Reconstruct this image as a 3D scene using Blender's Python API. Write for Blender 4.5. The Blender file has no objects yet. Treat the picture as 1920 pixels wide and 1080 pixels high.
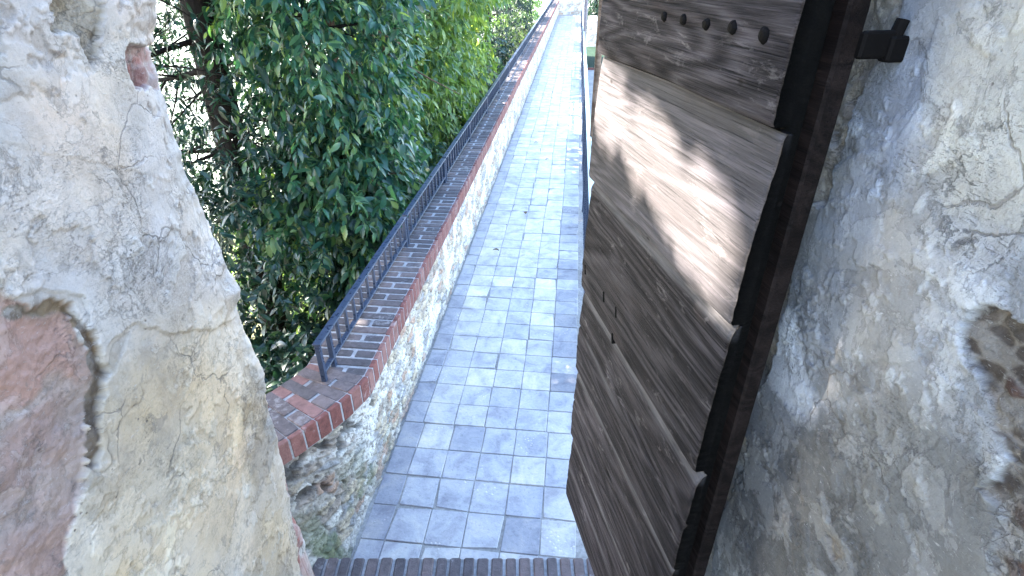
import bpy, math, random
import numpy as np
from mathutils import Vector

random.seed(7)
RNG = np.random.default_rng(11)
D2R = math.pi / 180
sc = bpy.context.scene
COL = sc.collection

# ------------------------------------------------------------------ camera geometry
CAM_Z = 2.6
PITCH = 30.5 * D2R
CP, SP = math.cos(PITCH), math.sin(PITCH)
FPX = 1050.0


def ray(px, py):
    a, b = (px - 960) / FPX, (py - 540) / FPX
    return np.array([a, CP - b * SP, -(SP + b * CP)])


def at_depth(px, py, D):
    r = ray(px, py)
    return r * (D / r[1]) + np.array([0, 0, CAM_Z])


# walkway frame: u along, v to the right
WA = 6.0 * D2R
U = np.array([math.sin(WA), math.cos(WA), 0])
V = np.array([math.cos(WA), -math.sin(WA), 0])
WO = np.array([-0.731, 2.431, 0])      # a point on the left edge of the paving (wall base)
W_W = 1.12                              # paving width
W_END = 30.3                            # along u from WO


def wp(s, r, z=0.0):
    """walkway coordinates: s along from WO, r to the right of the wall base."""
    p = WO + U * s + V * r
    return np.array([p[0], p[1], z])


SUN_AZ, SUN_EL = -68 * D2R, 38 * D2R
SUN = np.array([math.sin(SUN_AZ) * math.cos(SUN_EL), math.cos(SUN_AZ) * math.cos(SUN_EL), math.sin(SUN_EL)])

# door frame
DOOR_FREE = np.array([0.208, 1.43])
DOOR_DIR = np.array([0.199, -0.980])    # from free edge to hinge edge
DOOR_W = 0.707


def door_proj(P):
    """project points along the sun direction on the door's face: (t, z)."""
    n = np.array([-0.980, -0.199, 0.0])
    o = np.array([DOOR_FREE[0], DOOR_FREE[1], 0.0])
    k = ((P - o) @ n) / (SUN @ n)
    Q = P - k[:, None] * SUN
    t = (Q[:, :2] - DOOR_FREE) @ DOOR_DIR
    return t, Q[:, 2], k


# ------------------------------------------------------------------ numpy noise
def _hash(ix, iy, iz, seed):
    h = (ix.astype(np.int64) * 374761393 + iy.astype(np.int64) * 668265263 + iz.astype(np.int64) * 2147483647 + seed * 1274126177) & 0xFFFFFFFF
    h = ((h ^ (h >> 13)) * 1274126177) & 0xFFFFFFFF
    h = ((h ^ (h >> 16)) * 2246822519) & 0xFFFFFFFF
    return ((h ^ (h >> 15)) & 0xFFFFFF) / float(0xFFFFFF)


def vnoise(x, y, z=None, seed=0):
    if z is None:
        z = np.zeros_like(x)
    ix, iy, iz = np.floor(x), np.floor(y), np.floor(z)
    fx, fy, fz = x - ix, y - iy, z - iz
    fx, fy, fz = [f * f * (3 - 2 * f) for f in (fx, fy, fz)]
    r = 0
    for a in (0, 1):
        for b in (0, 1):
            for c in (0, 1):
                w = (fx if a else 1 - fx) * (fy if b else 1 - fy) * (fz if c else 1 - fz)
                r = r + w * _hash(ix + a, iy + b, iz + c, seed)
    return r * 2 - 1


def fbm(x, y, z=None, octv=4, seed=0, gain=0.5):
    s, a, f, n = 0, 1.0, 1.0, 0
    for o in range(octv):
        s = s + a * vnoise(x * f, y * f, None if z is None else z * f, seed + o * 17)
        n += a
        a *= gain
        f *= 2.03
    return s / n


def voronoi(x, y, seed=0, jit=0.9):
    """F1, F2, id of nearest cell."""
    ix, iy = np.floor(x), np.floor(y)
    f1 = np.full(x.shape, 9.0); f2 = np.full(x.shape, 9.0); cid = np.zeros(x.shape)
    z0 = np.zeros_like(ix)
    for a in (-1, 0, 1):
        for b in (-1, 0, 1):
            cx, cy = ix + a, iy + b
            px = cx + 0.5 + jit * (_hash(cx, cy, z0, seed) - 0.5)
            py = cy + 0.5 + jit * (_hash(cx, cy, z0, seed + 5) - 0.5)
            d = np.sqrt((x - px) ** 2 + (y - py) ** 2)
            i = _hash(cx, cy, z0, seed + 9)
            near = d < f1
            f2 = np.where(near, f1, np.minimum(f2, d))
            cid = np.where(near, i, cid)
            f1 = np.where(near, d, f1)
    return f1, f2, cid


def sstep(a, b, x):
    t = np.clip((x - a) / (b - a), 0, 1)
    return t * t * (3 - 2 * t)


def in_poly(x, y, poly):
    """signed distance-like: + inside (distance to the outline), - outside."""
    P = np.array(poly, float)
    inside = np.zeros(x.shape, bool)
    dmin = np.full(x.shape, 1e9)
    n = len(P)
    for i in range(n):
        x1, y1 = P[i]; x2, y2 = P[(i + 1) % n]
        cond = ((y1 > y) != (y2 > y)) & (x < (x2 - x1) * (y - y1) / ((y2 - y1) or 1e-12) + x1)
        inside ^= cond
        dx, dy = x2 - x1, y2 - y1
        L = dx * dx + dy * dy or 1e-12
        t = np.clip(((x - x1) * dx + (y - y1) * dy) / L, 0, 1)
        d = np.hypot(x - x1 - t * dx, y - y1 - t * dy)
        dmin = np.minimum(dmin, d)
    return np.where(inside, dmin, -dmin)


# ------------------------------------------------------------------ mesh helpers
def np_mesh(name, verts, quads=None, tris=None, vcol=None, fattr=None, mats=(), fmat=None, smooth=False, vattr=None):
    me = bpy.data.meshes.new(name)
    verts = np.ascontiguousarray(verts, np.float32)
    me.vertices.add(len(verts))
    me.vertices.foreach_set('co', verts.ravel())
    q = np.zeros((0, 4), np.int32) if quads is None else np.asarray(quads, np.int32)
    t = np.zeros((0, 3), np.int32) if tris is None else np.asarray(tris, np.int32)
    loops = np.concatenate([q.ravel(), t.ravel()]).astype(np.int32)
    nq, nt = len(q), len(t)
    tot = np.concatenate([np.full(nq, 4), np.full(nt, 3)]).astype(np.int32)
    start = np.concatenate([[0], np.cumsum(tot)[:-1]]).astype(np.int32)
    me.loops.add(len(loops)); me.loops.foreach_set('vertex_index', loops)
    me.polygons.add(nq + nt)
    me.polygons.foreach_set('loop_start', start)
    me.polygons.foreach_set('loop_total', tot)
    if fmat is not None:
        me.polygons.foreach_set('material_index', np.asarray(fmat, np.int32))
    if smooth:
        me.polygons.foreach_set('use_smooth', np.ones(nq + nt, bool))
    if vcol is not None:
        a = me.attributes.new('tint', 'FLOAT_COLOR', 'POINT')
        c = np.ones((len(verts), 4), np.float32); c[:, :3] = vcol
        a.data.foreach_set('color', c.ravel())
    for k, arr in (vattr or {}).items():
        a = me.attributes.new(k, 'FLOAT', 'POINT'); a.data.foreach_set('value', np.asarray(arr, np.float32))
    for k, arr in (fattr or {}).items():
        a = me.attributes.new(k, 'FLOAT', 'FACE'); a.data.foreach_set('value', np.asarray(arr, np.float32))
    for m in mats:
        me.materials.append(m)
    me.update(calc_edges=True)
    me.validate()
    return me


def link(name, me, parent=None):
    o = bpy.data.objects.new(name, me)
    COL.objects.link(o)
    if parent is not None:
        o.parent = parent
    return o


def tag(o, label=None, cat=None, group=None, kind=None):
    if label: o['label'] = label
    if cat: o['category'] = cat
    if group: o['group'] = group
    if kind: o['kind'] = kind
    return o


def thing(name, label, cat, loc=(0, 0, 0), group=None, rotz=0.0):
    o = bpy.data.objects.new(name, None)
    o.empty_display_size = 0.2
    o.location = loc
    o.rotation_euler = (0, 0, rotz)
    COL.objects.link(o)
    return tag(o, label, cat, group)


def grid_quads(nu, nv):
    i = np.arange((nu - 1) * (nv - 1))
    a = (i // (nv - 1)) * nv + (i % (nv - 1))
    return np.stack([a, a + nv, a + nv + 1, a + 1], 1)


class MB:
    """collects simple solids into one mesh."""
    def __init__(self):
        self.v, self.f, self.r, self.mi = [], [], [], []

    def add(self, verts, faces, rnd=0.5, mi=0):
        o = len(self.v)
        self.v += [tuple(p) for p in verts]
        for f in faces:
            self.f.append([o + k for k in f]); self.r.append(rnd); self.mi.append(mi)

    def frame_box(self, c, ax, ay, az, hx, hy, hz, bev=0.0, rnd=0.5, mi=0, taper=1.0):
        """box on axes ax, ay, az with a chamfered top rim and vertical edges when bev > 0."""
        c, ax, ay, az = [np.asarray(k, float) for k in (c, ax, ay, az)]
        if bev <= 0:
            vs = [c + ax * sx * hx + ay * sy * hy + az * sz * hz for sz in (-1, 1) for sx, sy in ((-1, -1), (1, -1), (1, 1), (-1, 1))]
            self.add(vs, [(3, 2, 1, 0), (4, 5, 6, 7), (0, 1, 5, 4), (1, 2, 6, 5), (2, 3, 7, 6), (3, 0, 4, 7)], rnd, mi)
            return
        b = bev
        ring = lambda x, y, z: [c + ax * px + ay * py + az * z for px, py in
                                ((-x + b, -y), (x - b, -y), (x, -y + b), (x, y - b), (x - b, y), (-x + b, y), (-x, y - b), (-x, -y + b))]
        vs = ring(hx - b * .7, hy - b * .7, -hz) + ring(hx, hy, -hz + b) + ring(hx, hy, hz - b) + ring(hx - b * .7, hy - b * .7, hz)
        fs = [tuple(range(7, -1, -1)), tuple(range(24, 32))]
        for k in range(3):
            for i in range(8):
                j = (i + 1) % 8
                fs.append((k * 8 + i, k * 8 + j, k * 8 + 8 + j, k * 8 + 8 + i))
        self.add(vs, fs, rnd, mi)

    def tube(self, pts, rad, n=8, rnd=0.5, mi=0, cap=True):
        pts = [np.asarray(p, float) for p in pts]
        rad = rad if hasattr(rad, '__len__') else [rad] * len(pts)
        vs = []
        up = np.array([0, 0, 1.0])
        for i, p in enumerate(pts):
            d = pts[min(i + 1, len(pts) - 1)] - pts[max(i - 1, 0)]
            d = d / (np.linalg.norm(d) or 1)
            ref = np.array([1.0, 0, 0]) if abs(d[2]) > 0.9 else up
            a = np.cross(d, ref); a /= np.linalg.norm(a)
            b = np.cross(d, a)
            for k in range(n):
                th = 2 * math.pi * k / n
                vs.append(p + rad[i] * (math.cos(th) * a + math.sin(th) * b))
        fs = []
        for i in range(len(pts) - 1):
            for k in range(n):
                j = (k + 1) % n
                fs.append((i * n + k, i * n + j, i * n + n + j, i * n + n + k))
        if cap:
            fs.append(tuple(range(n - 1, -1, -1)))
            fs.append(tuple((len(pts) - 1) * n + k for k in range(n)))
        self.add(vs, fs, rnd, mi)

    def mesh(self, name, mats, smooth=False):
        me = bpy.data.meshes.new(name)
        me.from_pydata(self.v, [], self.f)
        for m in (mats if isinstance(mats, (list, tuple)) else [mats]):
            me.materials.append(m)
        a = me.attributes.new('rnd', 'FLOAT', 'FACE')
        a.data.foreach_set('value', np.asarray(self.r, np.float32))
        me.polygons.foreach_set('material_index', np.asarray(self.mi, np.int32))
        if smooth:
            me.polygons.foreach_set('use_smooth', np.ones(len(self.f), bool))
        me.update()
        return me

    def build(self, name, mats, parent=None, smooth=False):
        return link(name, self.mesh(name, mats, smooth), parent)


# ------------------------------------------------------------------ materials
class NT:
    def __init__(self, name):
        self.m = bpy.data.materials.new(name)
        self.m.use_nodes = True
        self.t = self.m.node_tree
        self.bsdf = self.t.nodes['Principled BSDF']
        self.out = self.t.nodes['Material Output']

    def n(self, typ, **kw):
        nd = self.t.nodes.new(typ)
        for k, v in kw.items():
            if k.startswith('i_'):
                key = k[2:]
                key = int(key) if key.isdigit() else key.replace('_', ' ')
                if isinstance(v, bpy.types.NodeSocket):
                    self.t.links.new(v, nd.inputs[key])
                else:
                    nd.inputs[key].default_value = v
            else:
                setattr(nd, k, v)
        return nd

    def lk(self, a, b):
        self.t.links.new(a, b)

    def coords(self, scale=(1, 1, 1), rot=(0, 0, 0)):
        tc = self.n('ShaderNodeTexCoord')
        mp = self.n('ShaderNodeMapping')
        mp.inputs['Scale'].default_value = scale
        mp.inputs['Rotation'].default_value = rot
        self.lk(tc.outputs['Object'], mp.inputs['Vector'])
        return mp.outputs[0]

    def noise(self, vec, scale, detail=5, rough=0.55, dist=0.0):
        nd = self.n('ShaderNodeTexNoise')
        nd.inputs['Scale'].default_value = scale
        nd.inputs['Detail'].default_value = detail
        nd.inputs['Roughness'].default_value = rough
        nd.inputs['Distortion'].default_value = dist
        self.lk(vec, nd.inputs['Vector'])
        return nd.outputs['Fac']

    def ramp(self, fac, stops, interp='LINEAR'):
        nd = self.n('ShaderNodeValToRGB')
        cr = nd.color_ramp
        cr.interpolation = interp
        while len(cr.elements) < len(stops):
            cr.elements.new(0.5)
        for e, (p, c) in zip(cr.elements, stops):
            e.position = p
            e.color = (c[0], c[1], c[2], 1) if hasattr(c, '__len__') else (c, c, c, 1)
        self.lk(fac, nd.inputs[0])
        return nd.outputs[0]

    def mix(self, fac, a, b, mode='MIX'):
        nd = self.n('ShaderNodeMix', data_type='RGBA', blend_type=mode)
        nd.clamp_factor = True
        for s, key in ((fac, 0), (a, 6), (b, 7)):
            if isinstance(s, bpy.types.NodeSocket):
                self.lk(s, nd.inputs[key])
            elif key == 0:
                nd.inputs[0].default_value = s
            else:
                nd.inputs[key].default_value = (s[0], s[1], s[2], 1)
        return nd.outputs[2]

    def attr(self, name, out='Fac'):
        nd = self.n('ShaderNodeAttribute', attribute_name=name)
        return nd.outputs[out]

    def math(self, op, a, b=0.0):
        nd = self.n('ShaderNodeMath', operation=op)
        for s, k in ((a, 0), (b, 1)):
            if isinstance(s, bpy.types.NodeSocket):
                self.lk(s, nd.inputs[k])
            else:
                nd.inputs[k].default_value = s
        return nd.outputs[0]

    def bump(self, h, strength=0.4, dist=0.004, prev=None):
        nd = self.n('ShaderNodeBump')
        if isinstance(strength, bpy.types.NodeSocket):
            self.lk(strength, nd.inputs['Strength'])
        else:
            nd.inputs['Strength'].default_value = strength
        nd.inputs['Distance'].default_value = dist
        self.lk(h, nd.inputs['Height'])
        if prev is not None:
            self.lk(prev, nd.inputs['Normal'])
        return nd.outputs[0]

    def fin(self, color=None, rough=0.8, normal=None, metal=0.0, spec=0.35):
        b = self.bsdf
        if color is not None:
            if isinstance(color, bpy.types.NodeSocket):
                self.lk(color, b.inputs['Base Color'])
            else:
                b.inputs['Base Color'].default_value = (*color, 1)
        if isinstance(rough, bpy.types.NodeSocket):
            self.lk(rough, b.inputs['Roughness'])
        else:
            b.inputs['Roughness'].default_value = rough
        b.inputs['Metallic'].default_value = metal
        b.inputs['Specular IOR Level'].default_value = spec
        if normal is not None:
            self.lk(normal, b.inputs['Normal'])
        return self.m


def mat_plaster():
    k = NT('old_lime_plaster')
    co = k.coords()
    tint = k.attr('tint', 'Color')
    bare = k.attr('bare')
    n1 = k.noise(co, 38, 8, 0.62, 0.4)
    n2 = k.noise(co, 190, 5, 0.6)
    n3 = k.noise(co, 9, 6, 0.6, 0.8)
    gm = k.ramp(k.noise(co, 6.5, 5, 0.6, 0.6), [(0.44, 0.0), (0.60, 1.0)])
    c = k.mix(k.math('ADD', 0.22, k.math('MULTIPLY', gm, 0.6)), tint, k.ramp(n1, [(0.30, 0.55), (0.46, 0.95), (0.60, 1.05), (0.72, 1.2)]), 'MULTIPLY')
    c = k.mix(0.4, c, k.ramp(n3, [(0.3, (0.80, 0.78, 0.80)), (0.55, (1, 1, 1)), (0.75, (1.08, 1.04, 0.96))]), 'MULTIPLY')
    # short dark flecks and straw marks in the render coat
    st = k.coords((1.0, 14, 60), (0.5, 0.0, 0.0))
    fl = k.noise(st, 7, 4, 0.6, 1.2)
    flm = k.ramp(fl, [(0.61, 0.0), (0.66, 1.0)])
    flm = k.math('MULTIPLY', flm, k.math('ADD', 0.25, k.math('MULTIPLY', gm, 0.75)))
    c = k.mix(k.math('MULTIPLY', flm, 0.6), c, (0.13, 0.105, 0.09))
    st2 = k.coords((1.0, 22, 50), (-0.7, 0.0, 0.0))
    fl2 = k.ramp(k.noise(st2, 5, 5, 0.65, 1.0), [(0.60, 0.0), (0.68, 1.0)])
    c = k.mix(k.math('MULTIPLY', fl2, 0.35), c, (0.66, 0.63, 0.60))
    c = k.mix(k.math('ADD', 0.18, k.math('MULTIPLY', gm, 0.5)), c, k.ramp(n2, [(0.30, 0.66), (0.5, 1.0), (0.7, 1.22)]), 'MULTIPLY')
    vor = k.n('ShaderNodeTexVoronoi', feature='F1')
    vor.inputs['Scale'].default_value = 55
    k.lk(co, vor.inputs['Vector'])
    pit = k.ramp(vor.outputs['Distance'], [(0.05, 1.0), (0.13, 0.0)])
    pit = k.math('MULTIPLY', pit, k.ramp(k.noise(co, 14, 2), [(0.55, 0.0), (0.65, 1.0)]))
    c = k.mix(k.math('MULTIPLY', pit, 0.7), c, (0.14, 0.11, 0.10))
    f5 = k.noise(co, 7.5, 12, 0.68, 0.5)
    flake = k.ramp(f5, [(0.535, 0.0), (0.547, 1.0)])
    rimk = k.ramp(f5, [(0.520, 0.0), (0.534, 1.0), (0.540, 0.0)])
    c = k.mix(k.math('MULTIPLY', flake, 0.28), c, k.mix(0.5, c, (0.62, 0.59, 0.56)))
    c = k.mix(k.math('MULTIPLY', rimk, 0.42), c, (0.12, 0.10, 0.09))
    f6 = k.noise(co, 21, 12, 0.7, 0.3)
    chip = k.ramp(f6, [(0.615, 0.0), (0.625, 1.0)])
    c = k.mix(k.math('MULTIPLY', chip, 0.4), c, (0.20, 0.17, 0.15))
    grit = k.noise(co, 420, 4, 0.7)
    c = k.mix(0.5, c, k.ramp(grit, [(0.30, 0.55), (0.42, 1.0), (0.62, 1.0), (0.70, 1.3)]), 'MULTIPLY')
    vd = k.n('ShaderNodeVectorMath', operation='ADD')
    nv = k.n('ShaderNodeTexNoise'); nv.inputs['Scale'].default_value = 6; nv.inputs['Detail'].default_value = 8
    k.lk(co, nv.inputs['Vector'])
    nvs = k.n('ShaderNodeVectorMath', operation='SCALE'); nvs.inputs['Scale'].default_value = 0.22
    k.lk(nv.outputs['Color'], nvs.inputs[0]); k.lk(co, vd.inputs[0]); k.lk(nvs.outputs[0], vd.inputs[1])
    ve = k.n('ShaderNodeTexVoronoi', feature='DISTANCE_TO_EDGE'); ve.inputs['Scale'].default_value = 6.5
    k.lk(vd.outputs[0], ve.inputs['Vector'])
    hair = k.math('MULTIPLY', k.ramp(ve.outputs['Distance'], [(0.006, 1.0), (0.016, 0.0)]), k.ramp(k.noise(co, 4.5, 4), [(0.50, 0.0), (0.60, 1.0)]))
    c = k.mix(k.math('MULTIPLY', hair, 0.55), c, (0.10, 0.085, 0.075))
    h = k.math('ADD', k.math('MULTIPLY', n1, 1.0), k.math('MULTIPLY', n2, 0.35))
    h = k.math('ADD', h, k.math('MULTIPLY', flake, 0.55))
    h = k.math('SUBTRACT', h, k.math('ADD', k.math('MULTIPLY', chip, 0.5), k.math('MULTIPLY', hair, 0.5)))
    h = k.math('ADD', h, k.math('MULTIPLY', grit, 0.22))
    h = k.math('SUBTRACT', h, k.math('MULTIPLY', pit, 0.8))
    h = k.math('ADD', k.math('SUBTRACT', h, k.math('MULTIPLY', flm, 0.4)), k.math('MULTIPLY', fl2, 0.4))
    nb = k.bump(h, k.math('ADD', 0.40, k.math('MULTIPLY', gm, 0.5)), 0.006)
    nb = k.bump(k.noise(co, 60, 6, 0.7), k.math('MULTIPLY', bare, 0.9) if False else 0.3, 0.005, nb)
    rough = k.ramp(n1, [(0.3, 0.72), (0.7, 0.52)])
    return k.fin(c, rough, nb, spec=0.4)


def mat_rubble():
    k = NT('lime_rubble_masonry')
    co = k.coords()
    tint = k.attr('tint', 'Color')
    n1 = k.noise(co, 45, 7, 0.65, 0.5)
    n2 = k.noise(co, 160, 4, 0.6)
    c = k.mix(0.8, tint, k.ramp(n1, [(0.3, 0.5), (0.5, 1.0), (0.7, 1.2)]), 'MULTIPLY')
    h = k.math('ADD', n1, k.math('MULTIPLY', n2, 0.5))
    chip = k.ramp(k.noise(co, 60, 10, 0.7, 0.3), [(0.595, 0.0), (0.61, 1.0)])
    c = k.mix(k.math('MULTIPLY', chip, 0.6), c, (0.075, 0.062, 0.055))
    h = k.math('SUBTRACT', h, k.math('MULTIPLY', chip, 0.6))
    return k.fin(c, 0.85, k.bump(h, 0.8, 0.008), spec=0.25)


def mat_tile():
    k = NT('worn_terracotta_tile')
    co = k.coords()
    r = k.attr('rnd')
    base = k.ramp(r, [(0.0, (0.16, 0.16, 0.175)), (0.15, (0.24, 0.24, 0.26)), (0.38, (0.32, 0.322, 0.34)), (0.6, (0.37, 0.365, 0.365)),
                      (0.8, (0.44, 0.42, 0.385)), (1.0, (0.52, 0.495, 0.44))])
    n1 = k.noise(co, 7, 7, 0.65, 0.6)
    n2 = k.noise(co, 55, 6, 0.65, 0.3)
    n3 = k.noise(co, 2.2, 4, 0.6)
    c = k.mix(0.9, base, k.ramp(n1, [(0.32, (0.62, 0.61, 0.66)), (0.5, (1, 1, 1)), (0.68, (1.30, 1.22, 1.08))]), 'MULTIPLY')
    c = k.mix(0.55, c, k.ramp(n3, [(0.35, (0.80, 0.81, 0.85)), (0.6, (1.06, 1.03, 1.0))]), 'MULTIPLY')
    c = k.mix(0.6, c, k.ramp(n2, [(0.30, 0.50), (0.44, 0.98), (0.56, 1.0), (0.7, 1.22)]), 'MULTIPLY')
    # spalled white pits
    vor = k.n('ShaderNodeTexVoronoi', feature='F1')
    vor.inputs['Scale'].default_value = 42
    k.lk(co, vor.inputs['Vector'])
    pit = k.math('MULTIPLY', k.ramp(vor.outputs['Distance'], [(0.16, 1.0), (0.30, 0.0)]), k.ramp(k.noise(co, 3.1, 3), [(0.58, 0.0), (0.64, 1.0)]))
    c = k.mix(k.math('MULTIPLY', pit, 0.55), c, (0.62, 0.56, 0.50))
    h = k.math('SUBTRACT', k.math('ADD', n2, n1), k.math('MULTIPLY', pit, 0.9))
    return k.fin(c, k.ramp(n1, [(0.3, 0.52), (0.7, 0.33)]), k.bump(h, 0.45, 0.004), spec=0.5)


def mat_mortar(name='grey_mortar', col=(0.30, 0.29, 0.28)):
    k = NT(name)
    co = k.coords()
    n1 = k.noise(co, 50, 6, 0.65)
    n0 = k.noise(co, 3, 5, 0.6)
    c = k.mix(0.8, col, k.ramp(n1, [(0.3, 0.55), (0.7, 1.25)]), 'MULTIPLY')
    c = k.mix(0.7, c, k.ramp(n0, [(0.35, 0.6), (0.65, 1.15)]), 'MULTIPLY')
    return k.fin(c, 0.9, k.bump(n1, 0.6, 0.004))


def mat_brick():
    k = NT('coping_brick')
    co = k.coords()
    r = k.attr('rnd')
    base = k.ramp(r, [(0.0, (0.060, 0.053, 0.058)), (0.25, (0.088, 0.074, 0.076)), (0.48, (0.130, 0.100, 0.096)), (0.52, (0.130, 0.046, 0.040)),
                      (0.75, (0.165, 0.060, 0.050)), (1.0, (0.20, 0.105, 0.092))])
    n1 = k.noise(co, 30, 7, 0.65, 0.4)
    n0 = k.noise(co, 5, 5, 0.6)
    c = k.mix(0.85, base, k.ramp(n1, [(0.3, 0.55), (0.5, 1.0), (0.72, 1.3)]), 'MULTIPLY')
    lich = k.ramp(k.math('ADD', k.math('MULTIPLY', n0, 0.6), k.math('MULTIPLY', n1, 0.4)), [(0.56, 0.0), (0.66, 1.0)])
    c = k.mix(k.math('MULTIPLY', lich, 0.55), c, (0.36, 0.35, 0.35))
    return k.fin(c, 0.8, k.bump(k.math('ADD', n1, k.noise(co, 140, 3)), 0.55, 0.004), spec=0.3)


def mat_iron(name, col, rough=0.5, spec=0.5):
    k = NT(name)
    co = k.coords()
    n1 = k.noise(co, 35, 6, 0.65)
    c = k.mix(0.7, col, k.ramp(n1, [(0.3, 0.6), (0.7, 1.3)]), 'MULTIPLY')
    return k.fin(c, k.ramp(n1, [(0.3, rough - 0.1), (0.7, rough + 0.15)]), k.bump(n1, 0.2, 0.002), spec=spec)


def mat_wood(name='weathered_plank', col=((0.0050, 0.0041, 0.0045), (0.0205, 0.0178, 0.0190), (0.062, 0.055, 0.059)), worn=1.0):
    k = NT(name)
    r = k.attr('rnd')
    tc = k.n('ShaderNodeTexCoord')
    cmb = k.n('ShaderNodeCombineXYZ')
    k.lk(k.math('MULTIPLY', r, 37.0), cmb.inputs[0]); k.lk(k.math('MULTIPLY', r, 11.0), cmb.inputs[2])
    va = k.n('ShaderNodeVectorMath', operation='ADD')
    k.lk(tc.outputs['Object'], va.inputs[0]); k.lk(cmb.outputs[0], va.inputs[1])

    def mp(s):
        m = k.n('ShaderNodeMapping'); m.inputs['Scale'].default_value = s
        k.lk(va.outputs[0], m.inputs['Vector']); return m.outputs[0]
    big = k.noise(mp((1.5, 6, 6)), 1.6, 3, 0.5, 0.3)
    # growth rings: contour lines of a stretched noise, as in flat-sawn boards
    rn = k.noise(mp((0.55, 2.5, 4.2)), 1.5, 2.5, 0.45, 0.35)
    ring = k.math('ADD', k.math('MULTIPLY', k.math('SINE', k.math('MULTIPLY', rn, 95.0)), 0.5), 0.5)
    grain = k.noise(mp((3.0, 60, 105)), 2.4, 8, 0.72, 0.2)
    fine = k.noise(mp((6.0, 220, 330)), 2.0, 5, 0.65, 0.1)
    g = k.math('ADD', k.math('MULTIPLY', ring, 0.13), k.math('ADD', k.math('MULTIPLY', grain, 0.49), k.math('MULTIPLY', fine, 0.38)))
    c = k.ramp(g, [(0.36, col[0]), (0.49, col[1]), (0.68, col[2])])
    c = k.mix(0.9, c, k.ramp(big, [(0.3, (0.55, 0.47, 0.45)), (0.5, (1, 1, 1)), (0.70, (1.45, 1.45, 1.5))]), 'MULTIPLY')
    c = k.mix(0.8, c, k.ramp(r, [(0, (0.62, 0.58, 0.60)), (0.5, (1.0, 0.95, 0.94)), (1, (2.6, 2.55, 2.6))]), 'MULTIPLY')
    ck = k.noise(mp((1.1, 70, 75)), 2.6, 5, 0.7, 0.35)
    ckm = k.ramp(ck, [(0.36, 1.0), (0.41, 0.0)])
    c = k.mix(k.math('MULTIPLY', ckm, 0.85), c, (0.004, 0.003, 0.003))
    c = k.mix(k.ramp(r, [(0.8, 0.0), (0.93, 0.42)]), c, (0.088, 0.081, 0.082))
    wr = k.math('MULTIPLY', k.attr('wear'), k.ramp(grain, [(0.36, 0.55), (0.58, 1.0)]))
    c = k.mix(wr, c, (0.105, 0.098, 0.102))
    # pale scuffs
    sc1 = k.noise(mp((9, 20, 26)), 1.6, 8, 0.75, 0.6)
    scm = k.ramp(sc1, [(0.56, 0.0), (0.64, 1.0)])
    scm = k.math('MULTIPLY', scm, k.ramp(k.noise(mp((2.5, 5, 5)), 1.3, 3), [(0.44, 0.0), (0.58, 1.0)]))
    c = k.mix(k.math('MULTIPLY', scm, 0.45 * worn), c, (0.17, 0.15, 0.15))
    # knots and worm holes
    vor = k.n('ShaderNodeTexVoronoi', feature='F1'); vor.inputs['Scale'].default_value = 16
    k.lk(mp((0.7, 1, 1.2)), vor.inputs['Vector'])
    kn = k.math('MULTIPLY', k.ramp(vor.outputs['Distance'], [(0.05, 1.0), (0.12, 0.0)]), k.ramp(k.noise(mp((2, 2, 2)), 3.3, 2), [(0.52, 0.0), (0.6, 1.0)]))
    c = k.mix(k.math('MULTIPLY', kn, 0.85), c, (0.012, 0.009, 0.008))
    h = k.math('SUBTRACT', g, k.math('ADD', k.math('MULTIPLY', kn, 0.5), k.math('MULTIPLY', ckm, 0.45)))
    nb = k.bump(h, 0.75, 0.004)
    return k.fin(c, k.ramp(g, [(0.3, 0.8), (0.7, 0.55)]), nb, spec=0.10)


def mat_leaf(name, stops, trans=0.35, rough=0.36, tcol=(1.4, 1.5, 0.65)):
    k = NT(name)
    r = k.attr('rnd')
    c = k.ramp(r, stops)
    k.fin(c, rough, None, spec=0.5)
    tr = k.n('ShaderNodeBsdfTranslucent')
    tcn = k.mix(1.0, c, tcol, 'MULTIPLY')
    k.lk(tcn, tr.inputs['Color'])
    mx = k.n('ShaderNodeMixShader'); mx.inputs[0].default_value = trans
    k.lk(k.bsdf.outputs[0], mx.inputs[1]); k.lk(tr.outputs[0], mx.inputs[2])
    k.lk(mx.outputs[0], k.out.inputs['Surface'])
    return k.m


def mat_bark(name, col):
    k = NT(name)
    co = k.coords((6, 6, 1.2))
    n = k.noise(co, 6, 7, 0.65, 0.5)
    c = k.mix(0.9, col, k.ramp(n, [(0.3, 0.45), (0.7, 1.5)]), 'MULTIPLY')
    return k.fin(c, 0.9, k.bump(n, 0.9, 0.02), spec=0.2)


def mat_ground(name, a, b, sc_=0.8, rough=0.95):
    k = NT(name)
    co = k.coords()
    n = k.noise(co, sc_, 8, 0.65, 0.4)
    n2 = k.noise(co, sc_ * 14, 6, 0.65)
    f = k.math('ADD', k.math('MULTIPLY', n, 0.6), k.math('MULTIPLY', n2, 0.4))
    c = k.ramp(f, [(0.35, a), (0.65, b)])
    return k.fin(c, rough, k.bump(n2, 0.6, 0.03), spec=0.15)


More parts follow.
